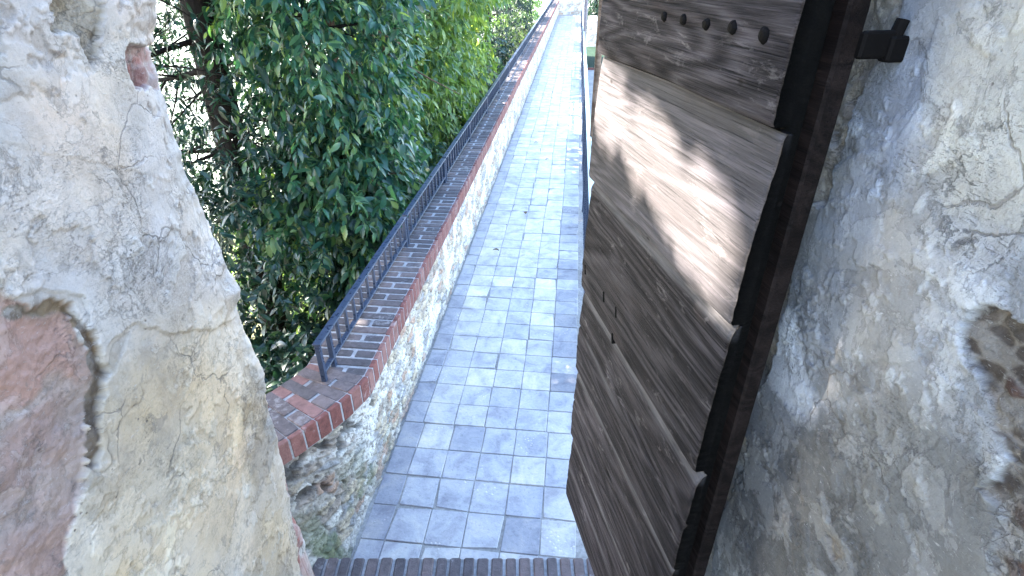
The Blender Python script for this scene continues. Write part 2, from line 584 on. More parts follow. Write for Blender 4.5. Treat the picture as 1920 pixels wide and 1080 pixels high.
M = {}
M['plaster'] = mat_plaster()
M['rubble'] = mat_rubble()
M['tile'] = mat_tile()
M['mortar'] = mat_mortar('grey_mortar', (0.29, 0.28, 0.265))
M['cop_mortar'] = mat_mortar('pale_coping_mortar', (0.30, 0.30, 0.31))
M['brick'] = mat_brick()
M['rail'] = mat_iron('blue_black_painted_iron', (0.030, 0.043, 0.075), 0.30)
M['rail_pale'] = mat_iron('pale_galvanised_rail', (0.36, 0.43, 0.42), 0.4)
M['nail'] = mat_iron('rusted_nail_iron', (0.004, 0.003, 0.0028), 0.75, 0.1)
M['wood'] = mat_wood()
M['darkwood'] = mat_wood('dark_stained_stile', ((0.004, 0.003, 0.0026), (0.010, 0.0065, 0.0055), (0.022, 0.015, 0.013)), 0.15)
M['shadewood'] = mat_wood('shade_black_wood', ((0.0012, 0.0011, 0.001), (0.002, 0.0018, 0.0017), (0.004, 0.0035, 0.003)), 0.0)  # near-black wood: shade of seams and door end put into the colour
M['pole'] = mat_wood('sun_bleached_pole', ((0.11, 0.075, 0.05), (0.17, 0.12, 0.085), (0.24, 0.18, 0.13)), 0.3)
M['greypole'] = mat_iron('dull_grey_pink_pole', (0.17, 0.14, 0.15), 0.6)
M['laurel'] = mat_leaf('laurel_leaf', [(0.0, (0.008, 0.036, 0.030)), (0.3, (0.022, 0.078, 0.052)), (0.6, (0.060, 0.140, 0.064)), (1.0, (0.20, 0.26, 0.08))], 0.35, 0.30)
M['yellow'] = mat_leaf('young_yellow_green_leaf', [(0.0, (0.03, 0.080, 0.032)), (0.45, (0.10, 0.18, 0.05)), (1.0, (0.26, 0.33, 0.09))], 0.45, 0.42, (1.5, 1.4, 0.6))
M['dark'] = mat_leaf('dark_evergreen_leaf', [(0.0, (0.008, 0.024, 0.020)), (0.6, (0.014, 0.040, 0.028)), (1.0, (0.035, 0.075, 0.035))], 0.25, 0.34)
M['blue'] = mat_leaf('blue_green_needle', [(0.0, (0.008, 0.022, 0.026)), (0.6, (0.014, 0.034, 0.036)), (1.0, (0.03, 0.055, 0.05))], 0.15, 0.5)
M['pale'] = mat_leaf('sunlit_pale_leaf', [(0.0, (0.10, 0.18, 0.06)), (0.5, (0.18, 0.27, 0.10)), (1.0, (0.30, 0.36, 0.18))], 0.4, 0.5)
M['deadleaf'] = mat_leaf('dry_leaf', [(0, (0.06, 0.035, 0.018)), (1, (0.12, 0.075, 0.035))], 0.1, 0.7)
M['bark'] = mat_bark('dark_bark', (0.014, 0.011, 0.010))
M['bark_b'] = mat_bark('brown_bark', (0.13, 0.085, 0.06))
M['earth'] = mat_ground('leaf_litter_earth', (0.035, 0.038, 0.022), (0.11, 0.11, 0.055), 0.9)
M['field'] = mat_ground('pale_dry_valley', (0.15, 0.18, 0.14), (0.30, 0.31, 0.26), 0.08)
M['gravel'] = mat_ground('grey_gravel', (0.20, 0.19, 0.18), (0.34, 0.32, 0.30), 2.0)
M['lawn'] = mat_ground('mown_lawn', (0.006, 0.017, 0.009), (0.011, 0.028, 0.013), 1.4)

# ------------------------------------------------------------------ world, sun, camera
w = bpy.data.worlds.new('World'); sc.world = w; w.use_nodes = True
wt = w.node_tree
sky = wt.nodes.new('ShaderNodeTexSky'); sky.sky_type = 'NISHITA'; sky.sun_disc = False
sky.sun_elevation = SUN_EL
sky.sun_rotation = SUN_AZ
bg = wt.nodes['Background']; bg.inputs['Strength'].default_value = 0.15
wt.links.new(sky.outputs[0], bg.inputs['Color'])
sl = bpy.data.lights.new('sun', 'SUN'); sl.energy = 5.0; sl.angle = 0.5 * D2R; sl.color = (1.0, 0.94, 0.84)
so = bpy.data.objects.new('sun', sl); COL.objects.link(so)
so.rotation_euler = Vector(SUN).to_track_quat('Z', 'Y').to_euler()
cam = bpy.data.cameras.new('camera'); cam.sensor_width = 36; cam.lens = 36 * FPX / 1920
cam.clip_start = 0.02; cam.clip_end = 6000
co = bpy.data.objects.new('camera', cam); COL.objects.link(co)
co.location = (0, 0, CAM_Z); co.rotation_euler = (math.pi / 2 - PITCH, 0, 0)
sc.camera = co
sc.view_settings.view_transform = 'Standard'; sc.view_settings.look = 'None'
sc.view_settings.exposure = 3.8; sc.view_settings.gamma = 1.0
sc.cycles.max_bounces = 8; sc.cycles.transparent_max_bounces = 8
sc.cycles.use_adaptive_sampling = True; sc.cycles.use_denoising = True
sc.cycles.sample_clamp_indirect = 8

# ------------------------------------------------------------------ terrain
def ground_z(x, y):
    dx, dy = x - WO[0], y - WO[1]
    r = dx * V[0] + dy * V[1]          # to the right of wall base
    left = -np.clip((-r - 0.3) * 0.38, 0, 22) - 1.6
    right = -2.25 - np.clip((r - 16) * 0.3, 0, 22)
    t = sstep(-0.3, 1.3, r)
    z = left * (1 - t) + right * t
    z = z + 0.14 * fbm(x * 0.7, y * 0.7, octv=3, seed=3) * sstep(0.2, 1.5, np.abs(r - 0.5)) * np.where(r > 0, 0.25, 1.0)
    return z


ax = np.concatenate([-np.geomspace(2500, 12, 40), np.linspace(-11.5, 20, 100), np.geomspace(21, 2500, 36)])
ay = np.concatenate([-np.geomspace(2500, 3.5, 24), np.linspace(-3, 46, 130), np.geomspace(47, 3500, 40)])
gx, gy = np.meshgrid(ax, ay, indexing='ij')
gz = ground_z(gx.ravel(), gy.ravel())
rr = (gx.ravel() - WO[0]) * V[0] + (gy.ravel() - WO[1]) * V[1]
q = grid_quads(len(ax), len(ay))
# the sheet runs below the walkway's solid base
far = (np.minimum.reduce([rr[q[:, k]] for k in range(4)]) < -13) | (np.maximum.reduce([gy.ravel()[q[:, k]] for k in range(4)]) > 60)
gme = np_mesh('hillside', np.stack([gx.ravel(), gy.ravel(), gz], 1), q, mats=(M['earth'], M['field']), fmat=far.astype(int), smooth=True)
tag(link('hillside', gme), kind='structure')


def sheet(name, mat, s0, s1, r0, r1, dz, wob=0.0):
    ns, nr = 60, 20
    S, R = np.meshgrid(np.linspace(s0, s1, ns), np.linspace(r0, r1, nr), indexing='ij')
    P = WO[None] + S.ravel()[:, None] * U + R.ravel()[:, None] * V
    z = np.full(len(P), -2.25 + dz) + 0.01 * fbm(P[:, 0], P[:, 1], octv=2, seed=5)
    me = np_mesh(name, np.stack([P[:, 0], P[:, 1], z], 1), grid_quads(ns, nr)[:, ::-1], mats=(mat,), smooth=True)
    return tag(link(name, me), kind='structure')


sheet('gravel_yard', M['gravel'], -4, 27.2, 1.5, 15, 0.09)
sheet('lawn', M['lawn'], 27.4, 60, 1.5, 15, 0.10)
mb = MB()
for i in range(60):
    mb.frame_box(wp(27.3, 1.6 + i * 0.215, -2.14), V, U, (0, 0, 1), 0.10, 0.05, 0.07, 0.006, 0.55 + 0.45 * random.random())
tag(mb.build('brick_edging', M['brick']), 'line of red bricks edging the lawn below the walkway', 'edging')

# ------------------------------------------------------------------ walkway paving
S0 = -1.05
mb = MB()
TP = 0.2
ncol = 6
row = 0
s = S0 + 0.035
while s < W_END:
    hr = TP * (1 + 0.03 * random.uniform(-1, 1)) if s > 0.2 else TP * (1.04 + 0.05 * random.uniform(-1, 1))
    off = -0.075 + (0.004 * math.sin(s * 1.7)) + (0.012 if s < 0.15 else 0)
    for c in range(ncol + 1):
        r0, r1 = off + c * TP, off + (c + 1) * TP
        r0, r1 = max(r0, 0.0), min(r1, W_W)
        if r1 - r0 < 0.03:
            continue
        rnd = min(1, max(0.15, random.gauss(0.50 + 0.22 * min(1, max(0, s / 2.0)), 0.16)))
        if c >= ncol - 1 and 0.3 < s:
            rnd = min(1, max(0.0, random.gauss(0.22, 0.13)))
        if c == 0:
            rnd *= 0.5
        g = 0.0010 + 0.0016 * random.random()
        cz = 0.004 * random.random()
        cc = wp(s + hr / 2, (r0 + r1) / 2, -0.02 + cz)
        th = random.gauss(0, 0.006)
        ax_ = V * math.cos(th) + U * math.sin(th); ay_ = U * math.cos(th) - V * math.sin(th)
        tl = random.gauss(0, 0.006); tl2 = random.gauss(0, 0.006)
        az_ = np.array([0, 0, 1.0]) + V * tl + U * tl2
        ax2 = ax_ - np.array([0, 0, 1.0]) * tl; ay2 = ay_ - np.array([0, 0, 1.0]) * tl2
        n0 = len(mb.v)
        mb.frame_box(cc, ax2, ay2, az_, (r1 - r0) / 2 - g, hr / 2 - g, 0.02, 0.004, rnd)
        jit = [(random.gauss(0, .0010), random.gauss(0, .0010), 0.0) for _ in range(4)]
        for q_ in range(4):
            if random.random() < 0.07:     # a knocked-off corner
                jit[q_] = (0, 0, random.uniform(0.008, 0.022))
        ctr = (float(cc[0]), float(cc[1]))
        for q_ in range(32):
            cr_ = (((q_ % 8) + 1) // 2) % 4
            x_, y_, z_ = mb.v[n0 + q_]
            jx, jy, ch = jit[cr_]
            dl = math.hypot(x_ - ctr[0], y_ - ctr[1]) or 1
            f_ = 1 - ch / dl
            if q_ < 8: f_ = 1
            mb.v[n0 + q_] = (ctr[0] + (x_ - ctr[0]) * f_ + jx, ctr[1] + (y_ - ctr[1]) * f_ + jy, z_)
    s += hr
    row += 1
    if row == 4:
        s += 0.004
# solid base of the wall-walk with its mortar bed on top
mb.frame_box(wp((S0 + W_END + 1.5) / 2, W_W / 2 + 0.03, -1.7035), V, U, (0, 0, 1), W_W / 2 + 0.09, (W_END + 1.5 - S0) / 2, 1.7, 0, 0.5, 1)
ob = mb.build('walkway', [M['tile'], M['mortar']])
tag(ob, kind='structure')

# a few fallen leaves
for i, (px, py) in enumerate(((1005, 268), (1026, 300), (985, 400), (1048, 236), (930, 470))):
    r_ = ray(px, py); k_ = (CAM_Z - 0.012) / -r_[2]
    b = MB()
    L_ = random.uniform(0.05, 0.075)
    pr = [(0, 0.004), (0.25, 0.30), (0.5, 0.40), (0.78, 0.24), (1, 0.01)]
    up, dn = [], []
    for u_, w_ in pr:
        zc = 0.012 * math.sin(u_ * 3.1) + 0.004
        for sgn in (-1, 0, 1):
            up.append(((u_ - .5) * L_, sgn * w_ * L_ * .8, zc + (0.006 if sgn else 0)))
    fs = [(3 * q_ + e, 3 * q_ + e + 1, 3 * q_ + e + 4, 3 * q_ + e + 3) for q_ in range(4) for e in (0, 1)]
    b.add(up, fs, random.random())
    ob = b.build('fallen_leaf', M['deadleaf'], None, True)
    ob.location = (r_[0] * k_, r_[1] * k_, 0.010); ob.rotation_euler = (0, 0, random.uniform(0, 6.28))
    tag(ob, 'small dry brown leaf lying on the tiled walkway', 'leaf', 'fallen leaves on the walkway')

# brick steps up to the gate
st = thing('brick_steps', 'brick steps rising from the tiled walkway to the gateway', 'steps', (0, 0, 0))
edge_y = [1.63, 1.36, 1.12, 0.90]
for i, y1 in enumerate(edge_y):
    z1 = 0.17 * (i + 1)
    y0 = edge_y[i + 1] if i < 3 else 0.55
    mb = MB()
    x = -0.93
    while x < 0.60:
        wv_ = 0.064 + random.uniform(-0.004, 0.004)
        mb.frame_box((x + wv_ / 2, y1 - 0.125, z1 - 0.03 + random.uniform(-0.003, 0.003)), (1, 0, 0), (0, 1, 0), (0, 0, 1), wv_ / 2 - 0.0075, 0.122, 0.032, 0.006, random.uniform(0.10, 0.45))
        x += wv_
    mb.frame_box((-0.165, (y1 - 0.004 + y0 - 0.02) / 2, z1 / 2 - 0.33), (1, 0, 0), (0, 1, 0), (0, 0, 1), 0.765, (y1 - y0 + 0.016) / 2, z1 / 2 + 0.318, 0, 0.5, 1)
    mb.build('tread', [M['brick'], M['cop_mortar']], st)
mb = MB()
mb.frame_box((-0.1, -0.65, 0.30), (1, 0, 0), (0, 1, 0), (0, 0, 1), 1.2, 1.19, 0.38, 0.01)
mb.build('landing', M['mortar'], st)

# ------------------------------------------------------------------ parapet
par = thing('parapet_wall', 'low rubble parapet wall topped with brick coping along the tiled walkway', 'parapet', tuple(wp(0, -0.18, 0)))
P0 = np.array(par.location)
COPT, COPH = 0.75, 0.12
CW = 0.36


def flare(s):
    """extra offset of the coping to the left where the parapet swings out to the tower."""
    t = np.clip((-0.16 - np.asarray(s, float)) / 0.62, 0, 1.6)
    return -0.30 * t ** 1.5


def rubble_tint(a, b, seed, pale=1.0, nearw=0.0):
    """heights and colours for irregular rubble, on coordinates in metres."""
    wx = a + 0.03 * fbm(a * 9, b * 9, octv=3, seed=seed)
    wy = b + 0.02 * fbm(a * 9, b * 9, octv=3, seed=seed + 4)
    f1, f2, cid = voronoi((wx + wy * 0.35) / 0.12, wy / 0.045, seed)
    g1, g2, gid = voronoi((wx + wy * 0.4) / 0.055 + 7, wy / 0.020, seed + 40)
    edge = sstep(0.02, 0.22, f2 - f1)
    gedge = sstep(0.02, 0.3, g2 - g1)
    cov = fbm(a * 5, b * 7, octv=4, seed=seed + 70)              # lime spread over the stones
    lime = sstep(-0.05, 0.22, cov - 0.30 * nearw)
    hgt = (edge * (0.35 + 0.9 * cid)) * 0.012 * (1 - 0.6 * lime) + gedge * (gid) * 0.007 + 0.008 * fbm(a * 34, b * 60, octv=5, seed=seed + 21, gain=0.6)
    pal = np.array([[0.42, 0.37, 0.31], [0.50, 0.46, 0.40], [0.34, 0.28, 0.23], [0.40, 0.27, 0.20], [0.30, 0.29, 0.29], [0.56, 0.52, 0.46], [0.46, 0.38, 0.28]])
    stc = pal[np.minimum((cid * 6.999).astype(int), 6)] * (0.8 + 0.4 * gid[:, None])
    mort = np.array([0.70, 0.665, 0.62]) * pale
    col = stc * edge[:, None] + np.array([0.33, 0.30, 0.27]) * (1 - edge[:, None])
    col = col * (1 - 0.75 * lime[:, None]) + mort * 0.75 * lime[:, None]
    return hgt, col, cid


ss = [S0 - 0.12]
while ss[-1] < W_END + 0.2:
    d = ss[-1] + 2.4
    ss.append(ss[-1] + max(0.0055, 0.0030 * d))
ss = np.array(ss)
zz = np.linspace(-0.03, COPT - COPH + 0.01, 125)
Sg, Zg = np.meshgrid(ss, zz, indexing='ij')
Sf, Zf = Sg.ravel(), Zg.ravel()
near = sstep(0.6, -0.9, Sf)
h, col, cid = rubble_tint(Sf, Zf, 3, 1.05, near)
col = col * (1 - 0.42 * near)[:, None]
# open joints and holes below the coping at the near end, moss low down
hole = sstep(0.42, 0.54, fbm(Sf * 14, Zf * 16, octv=3, seed=91) * 0.9 + 0.55 * near + (Zf - 0.60) * 2.2)
h = h - hole * 0.03
col = col * (1 - 0.75 * hole[:, None]) + np.array([0.03, 0.028, 0.027]) * 0.75 * hole[:, None]
spk = sstep(0.22, 0.36, fbm(Sf * 55, Zf * 70, octv=4, seed=61, gain=0.6)) * 0.75
col = col * (1 - spk[:, None]) + np.array([0.10, 0.085, 0.075]) * spk[:, None]
h = h - 0.006 * spk
moss = near * sstep(0.55, 0.05, Zf) * sstep(-0.15, 0.25, fbm(Sf * 8, Zf * 6, octv=4, seed=33))
col = col * (1 - 0.8 * moss[:, None]) + np.array([0.055, 0.075, 0.02]) * 0.8 * moss[:, None]
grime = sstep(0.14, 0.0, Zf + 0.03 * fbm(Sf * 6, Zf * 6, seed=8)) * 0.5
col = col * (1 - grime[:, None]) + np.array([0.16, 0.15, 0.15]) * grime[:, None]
lean = flare(Sf) * np.clip(Zf / 0.62, 0, 1) ** 1.1
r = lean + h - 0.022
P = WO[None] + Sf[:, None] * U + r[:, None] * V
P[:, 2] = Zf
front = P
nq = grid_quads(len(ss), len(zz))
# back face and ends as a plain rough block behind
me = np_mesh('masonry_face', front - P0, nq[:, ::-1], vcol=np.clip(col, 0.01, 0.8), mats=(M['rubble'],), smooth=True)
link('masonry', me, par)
mb = MB()
for i in range(40):
    a, b = S0 - 0.1 + (W_END + 0.3 - S0) * i / 40, S0 - 0.1 + (W_END + 0.3 - S0) * (i + 1) / 40
    la, lb = flare(a), flare(b)
    v = []
    for z, k in ((-3.4, 0), (COPT - COPH - 0.006, 1)):
        v += [wp(a, k * la - 0.345, z), wp(a, k * la - 0.06, z), wp(b, k * lb - 0.06, z), wp(b, k * lb - 0.345, z)]
    mb.add([p - P0 for p in v], [(3, 2, 1, 0), (4, 5, 6, 7), (0, 1, 5, 4), (1, 2, 6, 5), (2, 3, 7, 6), (3, 0, 4, 7)])
mb.build('masonry_core', M['mortar'], par)

# coping: rowlock bricks across the wall, front soldiers read as red ends
mb = MB()
s = S0 - 0.10
i = 0
BP = 0.074
BL = 0.25


def cop_axes(s):
    e = 0.01
    a = wp(s - e, float(flare(s - e))); b = wp(s + e, float(flare(s + e)))
    t = (b - a) / np.linalg.norm(b - a)
    return t, np.array([t[1], -t[0], 0.0])


while s < W_END:
    t_, n_ = cop_axes(s)
    fl = float(flare(s))
    stretch = math.hypot(1.0, (float(flare(s + .01)) - float(flare(s - .01))) / .02)
    inner = wp(s, fl + 0.016)
    g = 0.005
    bp = BP
    # face brick end (red) : a short piece at the walkway side, then the darker tops
    red = random.uniform(0.55, 1.0)
    parts = [(0.0, 0.030, red)]
    if s < -0.2:
        dk = lambda: random.choice((random.uniform(0.25, 0.49), random.uniform(0.38, 0.49), random.uniform(0.90, 1.0)))
    else:
        dk = lambda: random.uniform(0.0, 0.45)
    if i % 2 == 0:
        parts += [(0.030, 0.135, dk()), (0.152, CW, dk())]
    else:
        parts += [(0.030, 0.245, dk()), (0.262, CW, dk())]
    dz = random.uniform(-0.003, 0.003)
    for (a, b, rn) in parts:
        c = inner - n_ * ((a + b) / 2)
        c = np.array([c[0], c[1], COPT - COPH / 2 + dz]) - P0
        mb.frame_box(c, n_, t_, (0, 0, 1), (b - a) / 2 - (0.002 if a == 0 else 0.001) + (0.0015 if a == 0.03 else 0), bp / 2 - (0.003 if (a == 0 or s < -0.18) else 0.0075) + random.uniform(-.0015, .001), COPH / 2, 0.005 if a > 0 else 0.004, rn)
    s += bp / stretch
    i += 1
cop = mb.build('coping', M['brick'], par)
mb = MB()
n = 160
edges = np.concatenate([np.linspace(S0 - 0.12, 0.2, 40), np.linspace(0.3, W_END, 40)])
for a, b in zip(edges[:-1], edges[1:]):
    v = []
    for z in (COPT - COPH + 0.001, COPT - 0.004):
        for s_, fr in ((a, 0), (a, 1), (b, 1), (b, 0)):
            t_, n_ = cop_axes(s_)
            p = wp(s_, float(flare(s_)) + 0.016) - n_ * (CW - 0.004 if fr == 0 else 0.004)
            v.append(np.array([p[0], p[1], z]) - P0)
    mb.add(v, [(3, 2, 1, 0), (4, 5, 6, 7), (0, 1, 5, 4), (1, 2, 6, 5), (2, 3, 7, 6), (3, 0, 4, 7)])
mb.build('mortar_bed', M['cop_mortar'], par)

# ------------------------------------------------------------------ railing on the parapet
RR = -0.195                                  # across: distance left of wall base
rl = thing('low_railing', 'low dark iron railing fixed along the brick coping of the parapet', 'railing', tuple(wp(-0.24, RR, COPT)))
R0 = np.array(rl.location)
RT, RB = COPT + 0.225, COPT + 0.055


def bar(mb, s0, s1, r, z, hw, hh, org):
    mb.frame_box(wp((s0 + s1) / 2, r, z) - org, V, U, (0, 0, 1), hw, (s1 - s0) / 2, hh, 0.0015)


SEC = 1.385
s_start = -0.24
secs = [s_start]
while secs[-1] + SEC < W_END - 0.5:
    secs.append(secs[-1] + (1.60 if len(secs) == 1 else SEC))
nb_count = 0
rest = MB()
proto_post = proto_bal = None


def rail_piece(name, mesh, s, r, z, parent, org):
    o = bpy.data.objects.new(name, mesh)
    o.location = wp(s, r, z) - org
    o.rotation_euler = (0, 0, -WA)
    o.parent = parent
    COL.objects.link(o)
    return o


mbp = MB(); mbp.frame_box((0, 0, (RT - COPT) / 2 - 0.003), (1, 0, 0), (0, 1, 0), (0, 0, 1), 0.0125, 0.0125, (RT - COPT) / 2 + 0.003, 0.0015)
post_me = mbp.mesh('post', M['rail'])
mbb = MB(); mbb.frame_box((0, 0, (RT - RB) / 2), (1, 0, 0), (0, 1, 0), (0, 0, 1), 0.008, 0.008, (RT - RB) / 2, 0.001)
bal_me = mbb.mesh('baluster', M['rail'])
for k, s0 in enumerate(secs[:-1]):
    s1 = secs[k + 1] - 0.05
    m_ = MB(); bar(m_, s0 - 0.012, s1 + 0.012, RR, RT + 0.004, 0.021, 0.006, R0); m_.build('top_rail', M['rail'], rl)
    m_ = MB(); bar(m_, s0, s1, RR, RB, 0.014, 0.005, R0); m_.build('bottom_rail', M['rail'], rl)
    for s in (s0, s1):
        rail_piece('post', post_me, s, RR, COPT, rl, R0)
    if k == 0:
        rail_piece('post', post_me, s0 + 0.125, RR, COPT, rl, R0)
    n = int(round((s1 - s0) / 0.122))
    for j in range(1, n):
        s = s0 + (s1 - s0) * j / n
        if k == 0 and j == 1:
            continue
        if nb_count < 98:
            rail_piece('baluster', bal_me, s, RR, RB, rl, R0); nb_count += 1
        else:
            rest.frame_box(wp(s, RR, (RT + RB) / 2) - R0, V, U, (0, 0, 1), 0.008, 0.008, (RT - RB) / 2)
o = rest.build('balusters', M['rail'], rl); o['kind'] = 'stuff'

# ------------------------------------------------------------------ railing on the open side
r2 = thing('guard_railing', 'tall iron guard railing with pale flat handrail on the open side of the walkway', 'railing', tuple(wp(0.9, W_W + 0.05, 0)))
Q0 = np.array(r2.location)
GT = 0.95
m_ = MB(); bar(m_, 0.9, W_END, W_W + 0.055, GT, 0.026, 0.006, Q0); m_.build('handrail', M['rail_pale'], r2)
m_ = MB(); bar(m_, 0.9, W_END, W_W + 0.055, 0.10, 0.012, 0.006, Q0); m_.build('bottom_rail', M['rail'], r2)
mbp = MB(); mbp.frame_box((0, 0, GT / 2 - 0.01), (1, 0, 0), (0, 1, 0), (0, 0, 1), 0.016, 0.016, GT / 2 + 0.002, 0.0015)
gp_me = mbp.mesh('post', M['rail'])
mbb = MB(); mbb.frame_box((0, 0, 0.42), (1, 0, 0), (0, 1, 0), (0, 0, 1), 0.007, 0.007, 0.42, 0.001)
gb_me = mbb.mesh('baluster', M['rail'])
s = 0.92; cnt = 0; rest = MB(); k = 0
while s < W_END:
    if k % 12 == 0:
        rail_piece('post', gp_me, s, W_W + 0.055, 0, r2, Q0)
    elif cnt < 95:
        rail_piece('baluster', gb_me, s, W_W + 0.055, 0.104, r2, Q0); cnt += 1
    else:
        rest.frame_box(wp(s, W_W + 0.055, 0.52) - Q0, V, U, (0, 0, 1), 0.007, 0.007, 0.42)
    s += 0.125; k += 1
o = rest.build('balusters', M['rail'], r2); o['kind'] = 'stuff'

# ------------------------------------------------------------------ gateway walls with broken plaster
def wall_point(px, py, x0, y0, slope):
    """meet of a picture ray with the reveal plane x = x0 + slope*(y0-y): (y, z)."""
    r = ray(px, py)
    # r*k : x = k rx, y = k ry
    k = (x0 + slope * y0) / (r[0] + slope * r[1])
    return k * r[1], CAM_Z + k * r[2]


def poly_on(pts, x0, y0, slope):
    return [wall_point(a, b, x0, y0, slope) for a, b in pts]


def plaster_palette(y, z, seed, cols, scale=2.2):
    c = np.zeros((len(y), 3)); wsum = np.zeros(len(y))
    for i, cc in enumerate(cols):
        w_ = np.exp(6.0 * fbm(y * scale + 3 * i, z * scale, octv=6, seed=seed + i * 13, gain=0.6))
        c += w_[:, None] * np.array(cc); wsum += w_
    return c / wsum[:, None]


def build_wall(side, x0, y0, slope, yout, edge_px, edge_D, layers, patches, cols, seed, tints=()):
    """reveal surface from y=-0.7 to yout, then a rounded broken corner and the outer face."""
    ys = np.concatenate([np.linspace(-0.75, 0.2, 24)[:-1], np.arange(0.2, yout, 0.0021)])
    zs = np.concatenate([np.linspace(-3.2, 1.15, 40)[:-1], np.arange(1.15, 2.65, 0.0026), np.linspace(2.66, 3.6, 20)])
    # extra columns that wrap round the corner and run outward along the outer face
    outs = np.concatenate([np.linspace(0.004, 0.10, 24), np.geomspace(0.115, 3.4, 30)])
    nu, nv = len(ys) + len(outs), len(zs)
    A = np.concatenate([ys, yout + outs])
    Ag, Zg = np.meshgrid(A, zs, indexing='ij')
    a, z = Ag.ravel(), Zg.ravel()
    y = np.minimum(a, yout)
    o = np.maximum(a - yout, 0)
    # corner profile
    ez, er = [], []
    for (px, py) in edge_px:
        r_ = ray(px, py); k_ = edge_D / r_[1]
        ez.append(CAM_Z + k_ * r_[2]); er.append(k_ * r_[0])
    idx = np.argsort(ez)
    ez, er = np.array(ez)[idx], np.array(er)[idx]
    xc = np.interp(z, ez, er)
    xpl0 = x0 + slope * (y0 - y)
    xe = x0 + slope * (y0 - edge_D)
    fall = np.exp(-np.maximum(edge_D - y, 0) / 0.09)
    x = xpl0 + (xc - xe) * fall
    sg = -1 if side == 'L' else 1
    # relief: positive = towards the passage
    h = 0.008 * fbm(a * 3.1, z * 3.1, octv=3, seed=seed) - 0.0014 * np.abs(fbm(a * 45, z * 55, octv=4, seed=seed + 5)) * sstep(-0.1, 0.3, fbm(a * 6, z * 6, octv=3, seed=seed + 6)) + 0.0020 * fbm(a * 14, z * 14, octv=6, seed=seed + 1, gain=0.6)
    col = plaster_palette(a, z, seed + 100, cols)
    cf = fbm(a * 3.4 + 0.3 * fbm(a * 9, z * 9, seed=4), z * 2.6, octv=5, seed=seed + 41, gain=0.55)
    crack = np.exp(-(cf / 0.011) ** 2) * sstep(0.02, 0.2, fbm(a * 3, z * 3, octv=2, seed=seed + 42))
    crack = crack * sstep(0.25, 0.4, fbm(a * 2.2, z * 2.2, octv=2, seed=seed + 45))
    h = h - 0.0015 * crack
    col = col * (1 - 0.4 * crack)[:, None]
    scr = fbm(a * 26 + z * 9, z * 20 - a * 14, octv=5, seed=seed + 43, gain=0.6)
    sm = sstep(0.24, 0.34, scr) * sstep(0.0, 0.25, fbm(a * 5, z * 5, octv=3, seed=seed + 44))
    h = h + 0.0016 * sm
    pl_ = np.array([0.60, 0.55, 0.50]) if side == 'L' else np.array([0.42, 0.43, 0.45])
    col = col * (1 - 0.55 * sm)[:, None] + pl_ * 0.55 * sm[:, None]
    warm = sstep(2.45, 1.7, z + 0.25 * fbm(a * 5, z * 4, octv=3, seed=seed + 9)) * (0.5 if side == 'L' else 0.25)
    col = col * (1 + warm[:, None] * np.array([0.04, -0.04, -0.20]))
    blot = sstep(0.12, 0.42, fbm(a * 8, z * 6, octv=6, seed=seed + 14, gain=0.65)) * 0.35
    col = col * (1 - blot)[:, None] + np.array([0.26, 0.235, 0.21]) * blot[:, None]
    wob = 0.012 * fbm(a * 22, z * 22, octv=5, seed=seed + 7, gain=0.65) + 0.030 * fbm(a * 7, z * 7, octv=3, seed=seed + 8)
    # flaking skim coats: contour steps
    for q_, (fs, th, hh, tone) in enumerate(((3.0, 0.14, 0.0022, 1.18), (4.3, 0.20, 0.0018, 0.80), (7.0, 0.25, 0.0016, 1.16))):
        f = fbm(a * fs + q_ * 9, z * fs, octv=7, seed=seed + 31 + q_, gain=0.62)
        m = sstep(th - 0.012, th + 0.012, f)
        h = h + hh * m
        col = col * (1 + (tone - 1) * m)[:, None]
        rim = np.exp(-((f - th) / 0.012) ** 2)
        col = col * (1 - 0.16 * rim)[:, None]
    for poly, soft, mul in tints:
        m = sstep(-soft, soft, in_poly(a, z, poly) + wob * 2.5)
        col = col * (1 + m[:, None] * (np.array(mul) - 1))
    for poly, hh, tone in layers:
        d = in_poly(a, z, poly) + wob * 0.7
        m = sstep(-0.0012, 0.0012, d)
        h = h + hh * m
        col = col * (1 + (tone - 1) * m)[:, None]
    bare = np.zeros_like(a)
    for poly, depth, cset, bs in patches:
        d = in_poly(a, z, poly) + wob * 0.8
        d = d + 0.008 * fbm(a * 60, z * 60, octv=3, seed=seed + 17)
        m = sstep(-0.001, 0.003, d)
        rough = 0.010 * fbm(a * 26, z * 26, octv=5, seed=seed + 51) + 0.010 * fbm(a * 9, z * 13, octv=3, seed=seed + 52)
        f1, f2, cid = voronoi(a / bs[0] + 0.3 * fbm(a * 12, z * 12, seed=2), z / bs[1] + 0.3 * fbm(a * 11, z * 12, seed=6), seed + 3)
        e_ = sstep(0.02, 0.25, f2 - f1)
        cs = np.array(cset)
        pc = cs[np.minimum((cid * len(cs)).astype(int), len(cs) - 1)] * e_[:, None] + (0.35 * np.array([0.36, 0.33, 0.29]) + 0.65 * cs.mean(0)) * (1 - e_)[:, None]
        var = 0.72 + 0.5 * (0.5 + 0.5 * fbm(a * 18, z * 18, octv=4, seed=seed + 77))
        pc = pc * var[:, None]
        rough = rough + 0.004 * np.abs(fbm(a * 70, z * 80, octv=3, seed=seed + 53))
        hh = -depth * 0.6 + rough * 0.7 + 0.005 * e_ * (cid - 0.3)
        h = h * (1 - m) + hh * m
        col = col * (1 - m[:, None]) + pc * m[:, None]
        bare = np.maximum(bare, m)
        rimd = np.exp(-((d - 0.004) / 0.009) ** 2) * sstep(-0.2, 0.3, fbm(a * 10, z * 8, octv=3, seed=seed + 88)) * 0.4
        col = col * (1 - rimd)[:, None] + np.array([0.21, 0.15, 0.09]) * rimd[:, None]
    # crumbled arris
    near_e = np.exp(-np.abs(a - yout) / 0.03)
